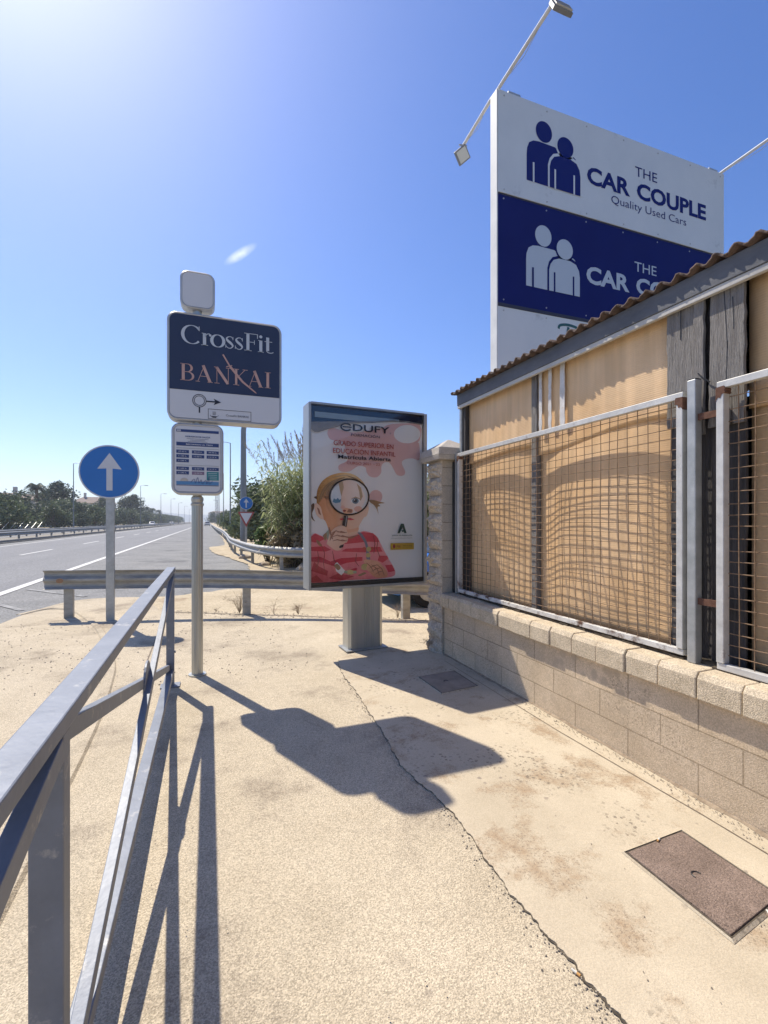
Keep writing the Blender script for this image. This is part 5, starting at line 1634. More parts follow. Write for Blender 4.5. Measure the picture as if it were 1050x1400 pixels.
mb.box((BX0 + .003, BY - .010, 3.2), (BX1 - .002, BY - .002, 5.235))
fnb = lambda a, b, c: (BX0 + a, BY - .002 - c, b)
mb.cur = 1
stroke(mb, smooth_line([(1.42, 4.45), (1.50, 4.8), (1.55, 5.08)], 5), .055, fnb, .012)
stroke(mb, smooth_line([(1.32, 5.02), (1.36, 5.09), (1.55, 5.12), (1.78, 5.08), (1.86, 4.95), (1.78, 4.8), (1.55, 4.72), (1.72, 4.55), (1.86, 4.42)], 5), .05, fnb, .012)
mb.build('lower_panel', [M_bbw, M_bbg], bb, fix=False)
MB().box((BX0 + .01, BY - .022, 5.24), (BX1 - .01, BY - .002, 5.295)).build('panel_rail', mat('dark_rail', (0.03, 0.035, 0.06), rough=0.6), bb)
MB().box((BX0 + .01, BY - .016, 7.203), (BX1 - .01, BY - .002, 7.229)).build('panel_rail', bpy.data.materials['dark_rail'], bb)
for k in range(7):
    xx = BX0 + .12 + k * (W - .24) / 6
    for zz in (9.0 - .06, 7.29, 7.14, 5.36, 5.17):
        MB().prism(ell(xx, zz, .014, .014, 8), 0, .006, lambda a, b, c: (a, BY - .0285 - c, b) if b > 7.2 else (a, BY - .0125 - c, b)).build('fixing_screw', M_galv, bb)
for x in (5.3, 7.6, 9.9):
    MB().box((x - .1, BY + .171, -.1), (x + .1, BY + .37, 8.6)).build('support_post', M_galv, bb)
M_lampbody = mat('grey_lamp_body', (0.16, 0.165, 0.175), (0.22, 0.225, 0.235), scale=6, rough=0.5)
M_lampglass = mat('lamp_glass', (0.5, 0.52, 0.5), rough=0.1)
def lamp_arm(x, y1, z1, label=None):
    s = 1 if y1 > BY else -1
    y0 = BY + (.2 if s > 0 else -.03)
    arm = MB().tube([(x, BY + .08, 9.0), (x, BY + .08, 9.06), (x, y0 + s * .05, 9.07), (x, y1, z1)], 0.030, 8).build('lamp_arm', M_bbf, bb)
    MB().tube([(x + .01, y0 + s * .3, 9.03), (x + .02, (y0 + y1) / 2, (9.0 + z1) / 2 - .06), (x + .01, y1 - s * .2, z1 - .01)], 0.005, 5).build('cable', M_frame, arm)
    # flat floodlight aimed back at the board
    cx = x + (.14 if s < 0 else 0)
    T = Matrix.Translation((cx, y1 + s * .05, z1 - (.03 if s < 0 else .16))) @ Matrix.Rotation(s * R(-64 if s < 0 else -58), 4, 'X') @ Matrix.Rotation(R(45 if s > 0 else 0), 4, 'Z')
    wx, wy = (.17, .10) if s < 0 else (.13, .13)
    h = MB().box((-wx, -wy, -.03), (wx, wy, .03), T).build('floodlight', M_lampbody, arm, bevel=0.006)
    MB().box((-wx + .025, -wy + .025, -.036), (wx - .025, wy - .025, -.0305), T).build('lens', M_lampglass, h)
    g = MB()
    for k in range(6):
        yy = -wy + .02 + k * (2 * wy - .04) / 5.5
        g.box((-wx + .02, yy, .031), (wx - .02, yy + .008, .055), T)
    g.build('cooling_fins', M_frame, h)
    if s > 0:
        MB().bar((x - .1, y1, z1 - .02), (x + .08, y1, z1 + .01), .012, .03).build('bracket', M_frame, h)
lamp_arm(BX0 + .03, 5.66, 9.12)
lamp_arm(BX0 + .03, 8.22, 8.98)
lamp_arm(BX1 - .05, 5.5, 9.10)
for x in (BX0 + .25, BX1 - .38):
    MB().box((x, BY + .03, 9.032), (x + .26, BY + .14, 9.12)).build('arm_bracket', M_galv, bb)

# ============================================================ PLANTS
def leaves(mb, c, rad, n, size, squash=(1, 1, 1), shell=0.55, droop=0.0):
    """leaf clumps spread through a lumpy volume"""
    for _ in range(n):
        while True:
            d = Vector((random.gauss(0, 1), random.gauss(0, 1), random.gauss(0, 1)))
            if d.length > .01:
                break
        d.normalize()
        r = rad * (shell + (1 - shell) * random.random()) * random.uniform(.85, 1.08)
        p = Vector(c) + Vector((d.x * r * squash[0], d.y * r * squash[1], d.z * r * squash[2]))
        s = size * random.uniform(.6, 1.3)
        u = Vector((random.gauss(0, 1), random.gauss(0, 1), random.gauss(0, .7) - droop)).normalized()
        v = u.cross(Vector((random.gauss(0, 1), random.gauss(0, 1), random.gauss(0, 1)))).normalized()
        a, b = u * s, v * s * .38
        mb.quad(p - a, p + b, p + a, p - b)
M_leafA = leaf_mat('olive_foliage', (0.075, 0.10, 0.05), (0.16, 0.20, 0.10))
M_leafB = leaf_mat('dark_foliage', (0.042, 0.066, 0.042), (0.10, 0.13, 0.08))
M_leafC = leaf_mat('fresh_foliage', (0.07, 0.12, 0.03), (0.17, 0.24, 0.07))
M_leafD = leaf_mat('dry_foliage', (0.22, 0.17, 0.09), (0.42, 0.33, 0.20))
M_reed = leaf_mat('reed_leaves', (0.19, 0.23, 0.09), (0.48, 0.52, 0.26), 0.45)
M_bark = mat('bark', (0.10, 0.075, 0.055), (0.18, 0.14, 0.10), scale=8, rough=1, bump=0.6, bscale=20)

def make_tree(name, label, cat, h, w, m, trunk_h, lumps, nleaf, size, group=None, seed=0):
    random.seed(seed)
    t = thing(name, label, cat, (0, 0, 0), group)
    g = MB()
    g.tube([(0, 0, -.4), (.05 * w, 0, trunk_h * .5), (.0, .04 * w, trunk_h), (.02 * w, .02 * w, h * .7)], [.035 * h, .028 * h, .022 * h, .008 * h], 8)
    crown = MB()
    for k in range(lumps):
        a = random.uniform(0, 6.28)
        q = random.random()
        z = trunk_h * .75 + (h - trunk_h * .75) * (q * .82 + .06)
        taper = (1 - abs(q - .38) * 1.05)
        rr = w * .5 * taper * random.uniform(.25, .85)
        c = (rr * math.cos(a), rr * math.sin(a), z)
        rad = w * random.uniform(.15, .27) * (0.6 + .5 * taper)
        g.tube([(0, 0, trunk_h * .8), (c[0] * .5, c[1] * .5, (trunk_h * .8 + z) * .5), (c[0], c[1], z)], [.012 * h, .008 * h, .003 * h], 5, cap=False)
        leaves(crown, c, rad, nleaf // lumps, size, (1, 1, .8), shell=.35)
    g.build('trunk', M_bark, t)
    crown.build('crown', m, t, fix=False)
    return t
def put(t, x, y, rz=0.0, s=1.0, label=None, first=None, group=None, sz=None):
    o = t if first else copy_tree(t)
    o.location = (x, y, -.1)
    o.rotation_euler = (0, 0, rz)
    o.scale = (s, s, sz or s)
    if label:
        o['label'] = label
    if group:
        o['group'] = group
    return o
G_ROW = 'rounded roadside trees beyond the opposite carriageway'
L_ROW = 'rounded olive green tree in the dense row behind the opposite carriageway'
rowA = make_tree('roadside_tree', L_ROW, 'tree', 6.2, 9.0, M_leafA, 1.0, 16, 2600, .30, G_ROW, 11)
rowB = make_tree('roadside_tree', L_ROW, 'tree', 6.6, 9.5, M_leafB, 1.0, 16, 2600, .30, G_ROW, 12)
rowC = make_tree('roadside_tree', L_ROW, 'tree', 5.6, 8.5, M_leafA, 0.8, 14, 2400, .28, G_ROW, 13)
random.seed(5)
y = 72
first = {0: True, 1: True, 2: True}
k = 0
while y < 560:
    kind = [0, 1, 0, 2, 1][k % 5]
    x = -33 + random.uniform(-2, 2) + (2.5 if kind == 2 else 0)
    put([rowA, rowB, rowC][kind], x, y, random.uniform(0, 6), random.uniform(.92, 1.22), first=first[kind])
    first[kind] = False
    y += 5.0 + (y - 72) * 0.016
    k += 1
random.seed(8)
big = make_tree('broadleaf_tree', 'large dark spreading tree rising above the row left of the round arrow sign', 'tree', 11.4, 10.5, M_leafB, 2.6, 22, 4200, .36, seed=21)
put(big, -37.5, 146, .4, 1.12, first=True)
put(big, -32, 232, 2.0, 1.25, 'dark pointed tree rising just right of the round arrow sign beyond the road')
put(big, -36, 196, 4.0, .95, 'dark tree in the row partly hidden behind the round arrow sign')
# palms
def make_palm(label, h, fr, seed, name='palm_tree'):
    random.seed(seed)
    t = thing(name, label, 'palm')
    MB().tube([(0, 0, -.3), (.1, .05, h * .5), (0, .1, h)], [.3, .24, .2], 8).build('trunk', M_bark, t)
    g = MB()
    for k in range(fr):
        a = random.uniform(0, 6.28)
        e = random.uniform(-.4, 1.2)
        L = random.uniform(1.9, 2.6)
        pts = []
        for s in range(6):
            q = s / 5
            pts.append(Vector((math.cos(a) * L * q * math.cos(e), math.sin(a) * L * q * math.cos(e), h + L * (q * math.sin(e) - .75 * q * q))))
        side = Vector((-math.sin(a), math.cos(a), 0))
        for s in range(5):
            for sg_ in (-1, 1):
                for j in range(3):
                    p = pts[s].lerp(pts[s + 1], j / 3)
                    d = (pts[s + 1] - pts[s]).normalized()
                    tip = p + side * sg_ * .55 * (1 - .12 * s) + d * .25 + Vector((0, 0, -.22))
                    g.quad(p, p + d * .1, tip)
    g.build('crown', M_leafB, t, fix=False)
    return t
palm = make_palm('bushy palm above the tree row left of the large dark tree', 7.0, 60, 31)
put(palm, -37, 128, 0, 1.35, first=True)
random.seed(3)
for i, (x, y, s) in enumerate([(-35, 290, 1.25), (-34.6, 310, 1.35), (-35.5, 334, 1.2), (-36, 352, 1.4), (-34, 372, 1.3)]):
    put(palm, x, y, i * 1.3, s, 'far palm sticking up out of the tree row between street lamps', group='distant palms in the tree row')

# reeds behind the curved guardrail
M_stem = mat('reed_stems', (0.22, 0.19, 0.10), (0.38, 0.32, 0.19), scale=10, rough=0.8)
M_plume = leaf_mat('reed_plumes', (0.20, 0.155, 0.095), (0.36, 0.28, 0.18), .3)
def make_reeds(seed, n, h, spread, label):
    random.seed(seed)
    t = thing('reed_clump', label, 'reeds', (0, 0, 0), 'giant reeds behind the curved guardrail')
    st, lf, pl, dry = MB(), MB(), MB(), MB()
    for k in range(n):
        x, y = random.gauss(0, spread), random.gauss(0, spread * .7)
        hh = h * (random.uniform(.55, .95) if random.random() < .85 else random.uniform(.95, 1.03))
        lean = Vector((random.gauss(0, .16) - x * .05, random.gauss(0, .14), 1)).normalized()
        bend = Vector((random.gauss(0, .3), random.gauss(0, .3), 0))
        P = lambda q: Vector((x, y, -.1)) + lean * hh * q + bend * q * q
        st.tube([P(0), P(.5), P(.97)], [.013, .010, .004], 4, cap=False)
        m = int(17 * hh / 1.6)
        for j in range(m):
            q = .10 + .88 * j / m
            a = random.uniform(0, 6.28)
            L = random.uniform(.42, .78)
            d = Vector((math.cos(a), math.sin(a), random.uniform(.35, .9))).normalized()
            s = d.cross(Vector((0, 0, 1))).normalized() * random.uniform(.014, .024)
            p0 = P(q)
            p1 = p0 + d * L * .5
            p2 = p1 + (d + Vector((0, 0, -random.uniform(.5, 1.3)))).normalized() * L * .6
            tgt = dry if q < .40 and random.random() < .75 else lf
            i = len(tgt.v)
            tgt.v += [tuple(p0 - s * .5), tuple(p0 + s * .5), tuple(p1 - s), tuple(p1 + s), tuple(p2)]
            tgt.f += [(i, i + 1, i + 3, i + 2), (i + 2, i + 3, i + 4)]
            tgt.m += [0, 0]
        if hh > h * .93:
            top = P(1.0)
            d = (lean + bend * .6).normalized()
            for j in range(90):
                q = random.random()
                p = top + d * q * .75 + Vector((random.gauss(0, 1), random.gauss(0, 1), random.gauss(0, 1))) * .035 * (1 - q * .8)
                u = (d + Vector((random.gauss(0, .35), random.gauss(0, .35), random.gauss(0, .3)))).normalized() * .07
                v = u.cross(Vector((random.gauss(0, 1), random.gauss(0, 1), 1))).normalized() * .008
                pl.quad(p - v, p + v, p + u)
    st.build('stems', M_stem, t, fix=False)
    lf.build('leaves', M_reed, t, fix=False)
    dry.build('dry_leaves', M_leafD, t, fix=False)
    pl.build('plumes', M_plume, t, fix=False)
    return t
LR = 'tall green giant reeds with feathery plumes and dry lower leaves beside the advertising panel'
ra = make_reeds(41, 190, 3.9, .68, LR)
rb = make_reeds(42, 180, 3.5, .66, LR)
random.seed(2)
spots = [(3.5, 15.8, 0, .93), (3.8, 15.6, 1, 1.08), (4.3, 15.7, 0, 1.05), (3.9, 17.0, 1, 1.12), (4.2, 17.2, 0, 1.1), (5.2, 15.9, 1, 1.1), (6.2, 15.6, 0, .86), (7.1, 15.7, 1, .88), (8.2, 15.9, 0, .85), (6.7, 17, 1, .92)]
fa = [True, True]
for x, y, kd, s in spots:
    put([ra, rb][kd], x, y, random.uniform(0, 6), s, first=fa[kd])
    fa[kd] = False
# bent broken reed leaning on the pole
random.seed(91)
t = thing('leaning_reed', 'single bent reed stem leaning out past the tall lamp pole', 'reed', (2.35, 15.9, 0))
pts = [(2.35, 15.9, 0), (2.2, 15.9, 1.6), (1.95, 15.9, 2.6), (1.68, 15.9, 3.4), (1.45, 15.9, 4.05)]
MB().tube(pts, [.014, .012, .010, .008, .004], 5).build('stem', M_stem, t)
g = MB()
for j in range(26):
    q = random.uniform(.62, 1)
    i = min(3, int(q * 4))
    p = Vector(pts[i]).lerp(Vector(pts[i + 1]), q * 4 - i)
    a = random.uniform(0, 6.28)
    d = Vector((math.cos(a), math.sin(a), .5)).normalized()
    s = Vector((-math.sin(a), math.cos(a), 0)) * .018
    p1 = p + d * .25
    p2 = p1 + Vector((d.x, d.y, -1)).normalized() * .28
    g.quad(p - s * .5, p + s * .5, p1 + s, p1 - s)
    g.quad(p1 - s, p1 + s, p2)
g.build('leaves', M_reed, t, fix=False)

def make_bush(label, h, w, m, seed, size, n=2600, name='bush'):
    random.seed(seed)
    t = thing(name, label, 'bush')
    g, st = MB(), MB()
    for k in range(14):
        a = random.uniform(0, 6.28)
        r = w * .5 * random.uniform(0, .75)
        z = h * random.uniform(.2, .82) * (1 - .35 * r / (w * .5))
        leaves(g, (r * math.cos(a), r * math.sin(a), z), w * random.uniform(.13, .22), n // 14, size, (1, 1, .9), shell=.3)
        st.tube([(0, 0, -.2), (r * math.cos(a) * .6, r * math.sin(a) * .6, z * .6), (r * math.cos(a), r * math.sin(a), z)], [.03, .02, .006], 5, cap=False)
    st.build('stems', M_bark, t, fix=False)
    g.build('foliage', m, t, fix=False)
    return t
b1 = make_bush('feathery grey green tamarisk bush behind the far arrow sign', 4.4, 5.0, M_leafA, 51, .14, 5200, 'tamarisk_bush')
b1.location = (2.95, 27, -.1)
b1.scale = (1, 1, 1.08)
b2 = make_bush('dark green bush right of the far arrow sign under the tamarisk', 3.6, 3.6, M_leafB, 52, .13, 3200)
b2.location = (3.3, 21.5, -.1)
b3 = make_bush('fresh light green low bush at the left foot of the reeds', 1.7, 1.5, M_leafC, 53, .10, 2200)
b3.location = (2.05, 17.6, -.1)
b4 = make_bush('straw brown dry bush in front of the reeds', 1.9, 1.7, M_leafD, 54, .10, 2400)
b4.location = (2.55, 15.2, -.1)
LB = 'low green roadside bush in the line along the right verge'
lb = make_bush(LB, 2.6, 4.0, M_leafA, 55, .16, 2200, 'verge_bush')
lb['group'] = 'bushes along the right verge'
fs1 = True
random.seed(77)
for x, y, s in [(3.2, 36, 1.05), (3.6, 42, 1.2), (3.0, 49, 1.0), (3.8, 57, 1.35), (4.2, 68, 1.3), (5.2, 82, 1.5), (4.6, 100, 1.5), (5.5, 125, 1.7), (5, 160, 2), (6, 210, 2.2)]:
    put(lb, x, y, random.uniform(0, 6), s, first=fs1)
    fs1 = False
put(rowB, 4.0, 330, 1, 1.3, 'dark tree standing at the far end of the road beside the cars', group='')
# weeds and litter
def weed(label, x, y, h, seed, n=14, m=None, z=0.0):
    random.seed(seed)
    t = thing('dry_weed', label, 'weed', (x, y, z))
    g = MB()
    for k in range(n):
        a = random.uniform(0, 6.28)
        L = h * random.uniform(.5, 1)
        o = random.uniform(.1, .9)
        p1 = (x + math.cos(a) * L * o * .4, y + math.sin(a) * L * o * .4, z + L * .6)
        p2 = (x + math.cos(a) * L * o, y + math.sin(a) * L * o, z + L * (1 - .4 * o))
        g.tube([(x, y, z), p1, p2], [.002, .0014, .0008], 4, cap=False)
        for j in range(4):
            q = random.random()
            b = Vector(p1).lerp(Vector(p2), q)
            e = b + Vector((random.gauss(0, .04), random.gauss(0, .04), random.uniform(0, .06)))
            g.tube([b, e], [.0015, .0008], 3, cap=False)
    g.build('stems', m or M_leafD, t, fix=False)
M_twig = mat('dry_twigs', (0.24, 0.18, 0.12), (0.40, 0.31, 0.20), scale=20, rough=1)
for i, (x, y, h, lab) in enumerate([(-.66, 8.3, .26, 'dry weed rooted in the kerb joint by the railing end'), (.45, 7.72, .34, 'wide tangle of dry stalks under the guardrail left of the poster case'),
                                    (.95, 7.5, .3, 'dark seed stalk weed growing under the guardrail beside the poster case'), (1.3, 7.3, .3, 'sprawling dry weed at the poster case left edge'),
                                    (.1, 7.9, .18, 'tiny dry sprig just right of the sign pole'), (2.65, 6.5, .28, 'dry weed standing right of the poster case foot under the guardrail'),
                                    (2.33, 4.75, .22, 'reddish dry weed tuft at the foot of the block pillar')]):
    weed(lab, x, y, h * (.45, 1.25, 1.05, .7, .4, .9, .8)[i], 60 + i, (8, 34, 6, 22, 5, 14, 18)[i], M_twig)
def butt(label, x, y, rz, z, c=(.55, .3, .1)):
    t = thing('cigarette_butt', label, 'cigarette butt', (x, y, z))
    d = Vector((math.cos(rz), math.sin(rz), 0))
    p = Vector((x, y, z + .004))
    MB().tube([p, p + d * .018], .004, 8).build('paper', mat('butt_paper', (.6, .57, .5), rough=.9), t)
    MB().tube([p - d * .012, p], .0041, 8).build('filter', mat('butt_filter', c, rough=.9), t)
butt('orange cigarette butt lying in the pavement crack', 1.10, 1.185, 1.9, .004)
butt('white cigarette end on the corner of the brown manhole cover', 1.885, 1.535, .4, .018)
butt('orange cigarette butt below the right edge of the brown manhole cover', 1.92, 1.11, 1.0, .010, (.5, .22, .05))
# rocks under the far guardrail
random.seed(14)
M_rock = mat('pale_rock', (0.36, 0.28, 0.20), (0.5, 0.42, 0.32), scale=6, rough=1, bump=0.8, bscale=14)
def rock(label, x, y, r, sq, seed, name='rock'):
    random.seed(seed)
    import bmesh
    bm = bmesh.new()
    bmesh.ops.create_icosphere(bm, subdivisions=2, radius=r)
    for v in bm.verts:
        v.co *= random.uniform(.85, 1.12)
        v.co.z *= sq
    me = bpy.data.meshes.new(name)
    bm.to_mesh(me)
    bm.free()
    me.materials.append(M_rock)
    o = bpy.data.objects.new(name, me)
    COL.objects.link(o)
    o.location = (x, y, 0.0)
    tag(o, label, 'rock')
rock('flat pale slab of rock under the curved guardrail by the poster case', 2.95, 14.1, .55, .4, 1)
rock('small rubble stone under the middle of the curved guardrail', 1.75, 16.2, .2, .5, 2)
rock('brown stone below the bend of the curved guardrail', 1.35, 19.5, .25, .6, 3)

# ============================================================ STREET LAMPS, POLES
M_pole = mat('grey_lamp_steel', (0.20, 0.21, 0.215), (0.28, 0.29, 0.29), scale=2, rough=0.5, metallic=0.3)
def make_lamp(label, h, arm, group):
    t = thing('street_lamp', label, 'street lamp', (0, 0, 0), group)
    MB().tube([(0, 0, -.3), (0, 0, 1.2), (0, 0, 1.25), (0, 0, h)], [.11, .11, .085, .05], 10).build('pole', M_pole, t)
    MB().tube([(0, 0, h - .02), (arm * .5, 0, h + .06), (arm, 0, h + .08)], .035, 6).build('arm', M_pole, t)
    hd = MB().prism([(-.1, -.13), (.55, -.16), (.72, -.08), (.72, .08), (.55, .16), (-.1, .13)], h + .02, h + .13, lambda a, b, c: (arm + (a if arm > 0 else -a), b, c)).build('head', M_pole, t, bevel=0.02)
    MB().prism(ell(.3, 0, .24, .10, 14), h - .01, h + .018, lambda a, b, c: (arm + (a if arm > 0 else -a), b, c)).build('lens', M_signgrey, hd)
    return t
GL = 'street lamps along the central reservation'
LL = 'slim grey street lamp, one of the receding row left of the road'
lampL = make_lamp('nearest grey street lamp left of the round arrow sign', 10.0, .9, GL)
for i, (x, y, lab) in enumerate([(-18.67, 80.4, 'tall slim street lamp just left of the round arrow sign, nearest of its row'), (-15.3, 124.8, 'street lamp standing first to the right of the round arrow sign'), (-14, 160, LL), (-13.6, 195, LL), (-13.2, 235, LL), (-13, 285, LL), (-12.9, 350, LL)]):
    o = lampL if i == 0 else copy_tree(lampL)
    o.location = (x, y, 0)
    if i > 1:
        x = (-9.28e-2 if False else x)
    o['label'] = lab
lampR = make_lamp('street lamp with flat head standing behind the guardrail bend on the right verge', 10.4, -.9, 'street lamps on the right verge')
for i, (x, y, lab) in enumerate([(2.26, 56.1, None), (2.5, 92, 'street lamp seen close beside the timetable sign edge on the right verge'), (2.9, 150, 'thin far street lamp under the timetable sign'), (3.2, 210, 'farthest thin street lamp under the timetable sign')]):
    o = lampR if i == 0 else copy_tree(lampR)
    o.location = (x, y, 0)
    if lab:
        o['label'] = lab
t = thing('lamp_pole', 'thick grey tapered pole rising behind the dark gym sign beside the small arrow sign', 'pole', (1.62, 24.6, 0))
MB().tube([(1.62, 24.6, -.2), (1.62, 24.6, 6), (1.95, 24.6, 9.2)], [.17, .13, .09], 14).build('shaft', M_pole, t)
MB().box((1.42, 24.4, -.2), (1.82, 24.8, .06)).build('base_plate', M_pole, t)
for i, (x, y, h) in enumerate([(3.3, 260, 26), (5.0, 300, 27)]):
    t = thing('lattice_mast', ['thin lattice mast far away under the timetable sign, left one', 'thin lattice mast far away under the timetable sign, right one'][i], 'mast', (x, y, 0))
    g = MB()
    for dx, dy in ((-.4, -.4), (.4, -.4), (.4, .4), (-.4, .4)):
        g.tube([(x + dx, y + dy, -.2), (x + dx * .3, y + dy * .3, h)], .1, 4)
    g.build('legs', M_pole, t)
    g = MB()
    for k in range(18):
        z = h * k / 18
        f0, f1 = .4 * (1 - .7 * k / 18), .4 * (1 - .7 * (k + 1) / 18)
        s = 1 if k % 2 else -1
        g.tube([(x - f0 * s, y - f0, z), (x + f1 * s, y - f1, z + h / 18)], .06, 4)
    g.build('lattice', M_pole, t)

# slanted white bars and small post among the trees on the far side
t = thing('slatted_barrier', 'row of slanted white bars under the trees at the left edge', 'barrier', (-29, 92, 0))
for k in range(7):
    MB().bar((-28.0, 79.5 + k * 3.0, .35), (-28.0, 81.9 + k * 3.0, 1.35), .05, .05).build('slanted_bar', M_galv, t)
MB().box((-28.1, 78, .1), (-27.9, 101, .3)).build('base_rail', M_med, t)

# ============================================================ FAR HOUSES
M_hwall = mat('house_render', (0.52, 0.47, 0.40), (0.60, 0.55, 0.48), scale=.5, rough=.95)
M_htile = mat('roof_tile', (0.26, 0.20, 0.16), (0.36, 0.28, 0.22), scale=1, rough=.95)
def house(label, x, y, w, d, hh, rise, chim=None, nw=3):
    t = thing('house', label, 'house', (x, y, 0))
    MB().box((x - w / 2, y - d / 2, -.3), (x + w / 2, y + d / 2, hh)).build('wall', M_hwall, t)
    g = MB()
    o_ = .5
    a = [(x - w / 2 - o_, y - d / 2 - o_, hh + .01), (x + w / 2 + o_, y - d / 2 - o_, hh + .01), (x + w / 2 + o_, y + d / 2 + o_, hh + .01), (x - w / 2 - o_, y + d / 2 + o_, hh + .01), (x - w / 4, y, hh + rise), (x + w / 4, y, hh + rise)]
    g.add(a, [(0, 3, 2, 1), (0, 1, 5, 4), (1, 2, 5), (2, 3, 4, 5), (3, 0, 4)])
    r = g.build('roof', M_htile, t)
    if chim:
        MB().box((x + chim - .4, y - .4, hh + .3), (x + chim + .4, y + .4, hh + rise + 1.6)).build('chimney', M_hwall, r)
    for k in range(nw):
        wx = x - w / 2 + w * (k + .5) / nw
        for z in (1.2, hh - 2.2):
            f = MB().box((wx - .6, y - d / 2 - .06, z), (wx + .6, y - d / 2 - .003, z + 1.3)).build('window', M_white, t)
            MB().box((wx - .5, y - d / 2 - .065, z + .1), (wx + .5, y - d / 2 - .0605, z + 1.2)).build('pane', M_cglass, f)
house('flat roofed pale house with chimney showing over the trees at the left edge', -52, 150, 14, 10, 7.4, 1.6, 4)
house('pale house roof between the palm and the large dark tree', -55, 185, 16, 10, 8.6, 1.8)
house('cream house with stepped tiled roof partly behind the round arrow sign', -43, 215, 14, 10, 8.6, 2.6, -3)
house('tiny white building at the far end of the road under the hills', 12, 620, 26, 12, 12, 2.5)

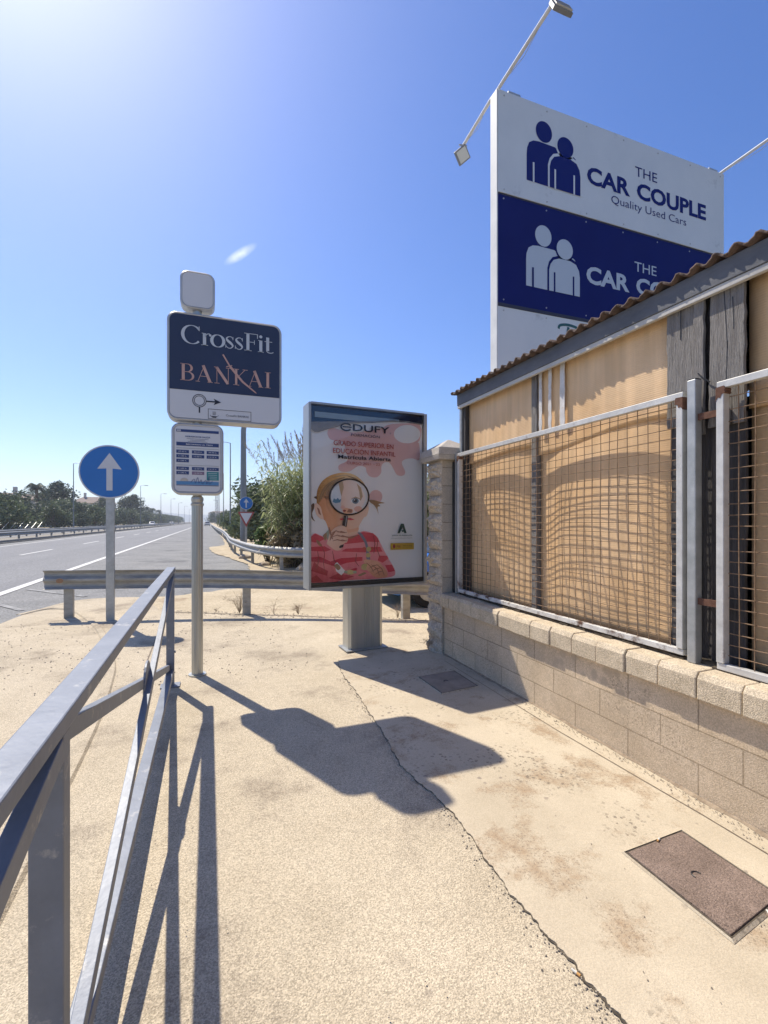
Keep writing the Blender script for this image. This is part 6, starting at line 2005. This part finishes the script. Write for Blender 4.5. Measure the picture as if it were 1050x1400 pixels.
# ============================================================ CARS
def make_car(label, paint, group=None, hatch=False, wheels_detail=True):
    """about 4 m long, nose towards -x; origin on the ground under its middle"""
    t = thing('parked_car' if hatch else 'car', label, 'car', (0, 0, 0), group)
    # body section rings along x: (x, z_bottom, z_shoulder, half_width)
    st = [(-2.02, .36, .55, .60), (-1.97, .26, .66, .74), (-1.80, .22, .74, .81), (-1.30, .20, .83, .85), (-.85, .20, .90, .86), (0, .19, .93, .865), (.9, .20, .95, .86), (1.55, .22, .96, .84), (1.90, .28, .92, .78), (2.0, .38, .80, .70)]
    vs, fs = [], []
    for x, zb, zs, hw in st:
        vs += [(x, -hw * .93, zb), (x, -hw, (zb + zs) * .5), (x, -hw * .97, zs - .06), (x, -hw * .86, zs), (x, hw * .86, zs), (x, hw * .97, zs - .06), (x, hw, (zb + zs) * .5), (x, hw * .93, zb)]
    n = 8
    for i in range(len(st) - 1):
        for k in range(n):
            a = i * n + k
            b = i * n + (k + 1) % n
            fs.append((a, b, b + n, a + n))
    fs += [tuple(range(n - 1, -1, -1)), tuple((len(st) - 1) * n + k for k in range(n))]
    MB().add(vs, fs).build('body', paint, t, smooth=False, bevel=0.025)
    ro = [(-.95, .90, .78), (-.28, 1.36, .62), (.2, 1.46, .60), (1.0, 1.43, .59), (1.55, 1.25, .60), (1.86, .93, .72)]
    vs, fs = [], []
    for x, z, hw in ro:
        vs += [(x, -.80 if z < 1 else -.76, .90), (x, -hw, z), (x, hw, z), (x, .80 if z < 1 else .76, .90)]
    for i in range(len(ro) - 1):
        for k in range(3):
            a = i * 4 + k
            fs.append((a, a + 1, a + 5, a + 4))
    cab = MB().add(vs, fs).build('cabin', M_cglass, t)
    g = MB()
    for i in range(1, 4):
        (x0, z0, w0), (x1, z1, w1) = ro[i], ro[i + 1]
        g.add([(x0, -w0 - .01, z0 + .012), (x1, -w1 - .01, z1 + .012), (x1, w1 + .01, z1 + .012), (x0, w0 + .01, z0 + .012)], [(0, 1, 2, 3)])
        for s in (-1, 1):
            pass
    for s in (-1, 1):
        for (xa, za, wa), (xb, zb, wb) in ((ro[0], ro[1]), (ro[4], ro[5])):
            g.bar((xa, s * wa, za + .01), (xb, s * wb, zb + .01), .06, .03)
        g.bar((.25, s * .78, .92), (.2, s * .61, 1.46), .07, .03)
    rf = g.build('roof', paint, t)
    for x in (-1.28, 1.28):
        for s in (-1, 1):
            w = MB()
            w.prism(ell(x, .31, .31, .31, 26), s * .66, s * .87, lambda a, b, c: (a, c, b))
            wh = w.build('wheel', M_tyre, t, bevel=0.02)
            MB().prism(ell(x, .31, .19, .19, 18), s * .872, s * .880, lambda a, b, c: (a, c, b)).build('rim', M_galv, wh)
    for s in (-1, 1):
        MB().box((-1.99, s * .62 - .13, .60), (-1.86, s * .62 + .13, .71)).build('headlight', M_signgrey, t, bevel=0.02)
        MB().box((1.9, s * .66 - .08, .70), (2.0, s * .66 + .08, .88)).build('tail_light', bpy.data.materials['sign_red'], t, bevel=0.02)
        MB().box((-.72, s * .87 - .06, .93), (-.60, s * .87 + .1 * s + .06, 1.06)).build('wing_mirror', paint, t, bevel=0.02)
    return t
P_blue = mat('blue_car_paint', (0.03, 0.16, 0.52), rough=0.25, spec=0.6)
P_white = mat('white_car_paint', (0.7, 0.7, 0.7), rough=0.25, spec=0.6)
P_grey = mat('grey_car_paint', (0.25, 0.26, 0.27), rough=0.25, spec=0.6)
c = make_car('bright blue car parked behind the guardrail, mostly hidden by the block pillar', P_blue, hatch=True)
c.location = (4.83, 8.05, -.03)
c.rotation_euler = (0, 0, R(-2))
cw = make_car('white car driving on the opposite carriageway, nearer of two', P_white)
def place_car(src, x, y, rz, lab=None, first=False):
    o = src if first else copy_tree(src)
    o.location = (x, y, -.05)
    o.rotation_euler = (0, 0, R(rz))
    if lab:
        o['label'] = lab
place_car(cw, -19, 185, 90, 'white car on the opposite carriageway, larger of the two white cars there', True)
place_car(cw, -18.5, 270, 90, 'smaller white car farther along the opposite carriageway')
place_car(cw, -2.6, 140, 90, 'pale car at the far end of the shoulder beside the guardrail end')
cg = make_car('grey car', P_grey)
place_car(cg, -.6, 172, 90, 'dark grey car behind the pale car at the far end of the road', True)

# ============================================================ HAZE
hz = bpy.data.materials.new('haze_air')
hz.use_nodes = True
hn = hz.node_tree.nodes
hn.clear()
pv = hn.new('ShaderNodeVolumePrincipled')
pv.inputs['Color'].default_value = (0.86, 0.92, 1.0, 1)
pv.inputs['Density'].default_value = 0.00045
pv.inputs['Anisotropy'].default_value = 0.3
ho = hn.new('ShaderNodeOutputMaterial')
hz.node_tree.links.new(pv.outputs[0], ho.inputs['Volume'])
g = MB().box((-3200, -320, -2), (3200, 4200, 115))
tag(g.build('haze', hz), kind='stuff')
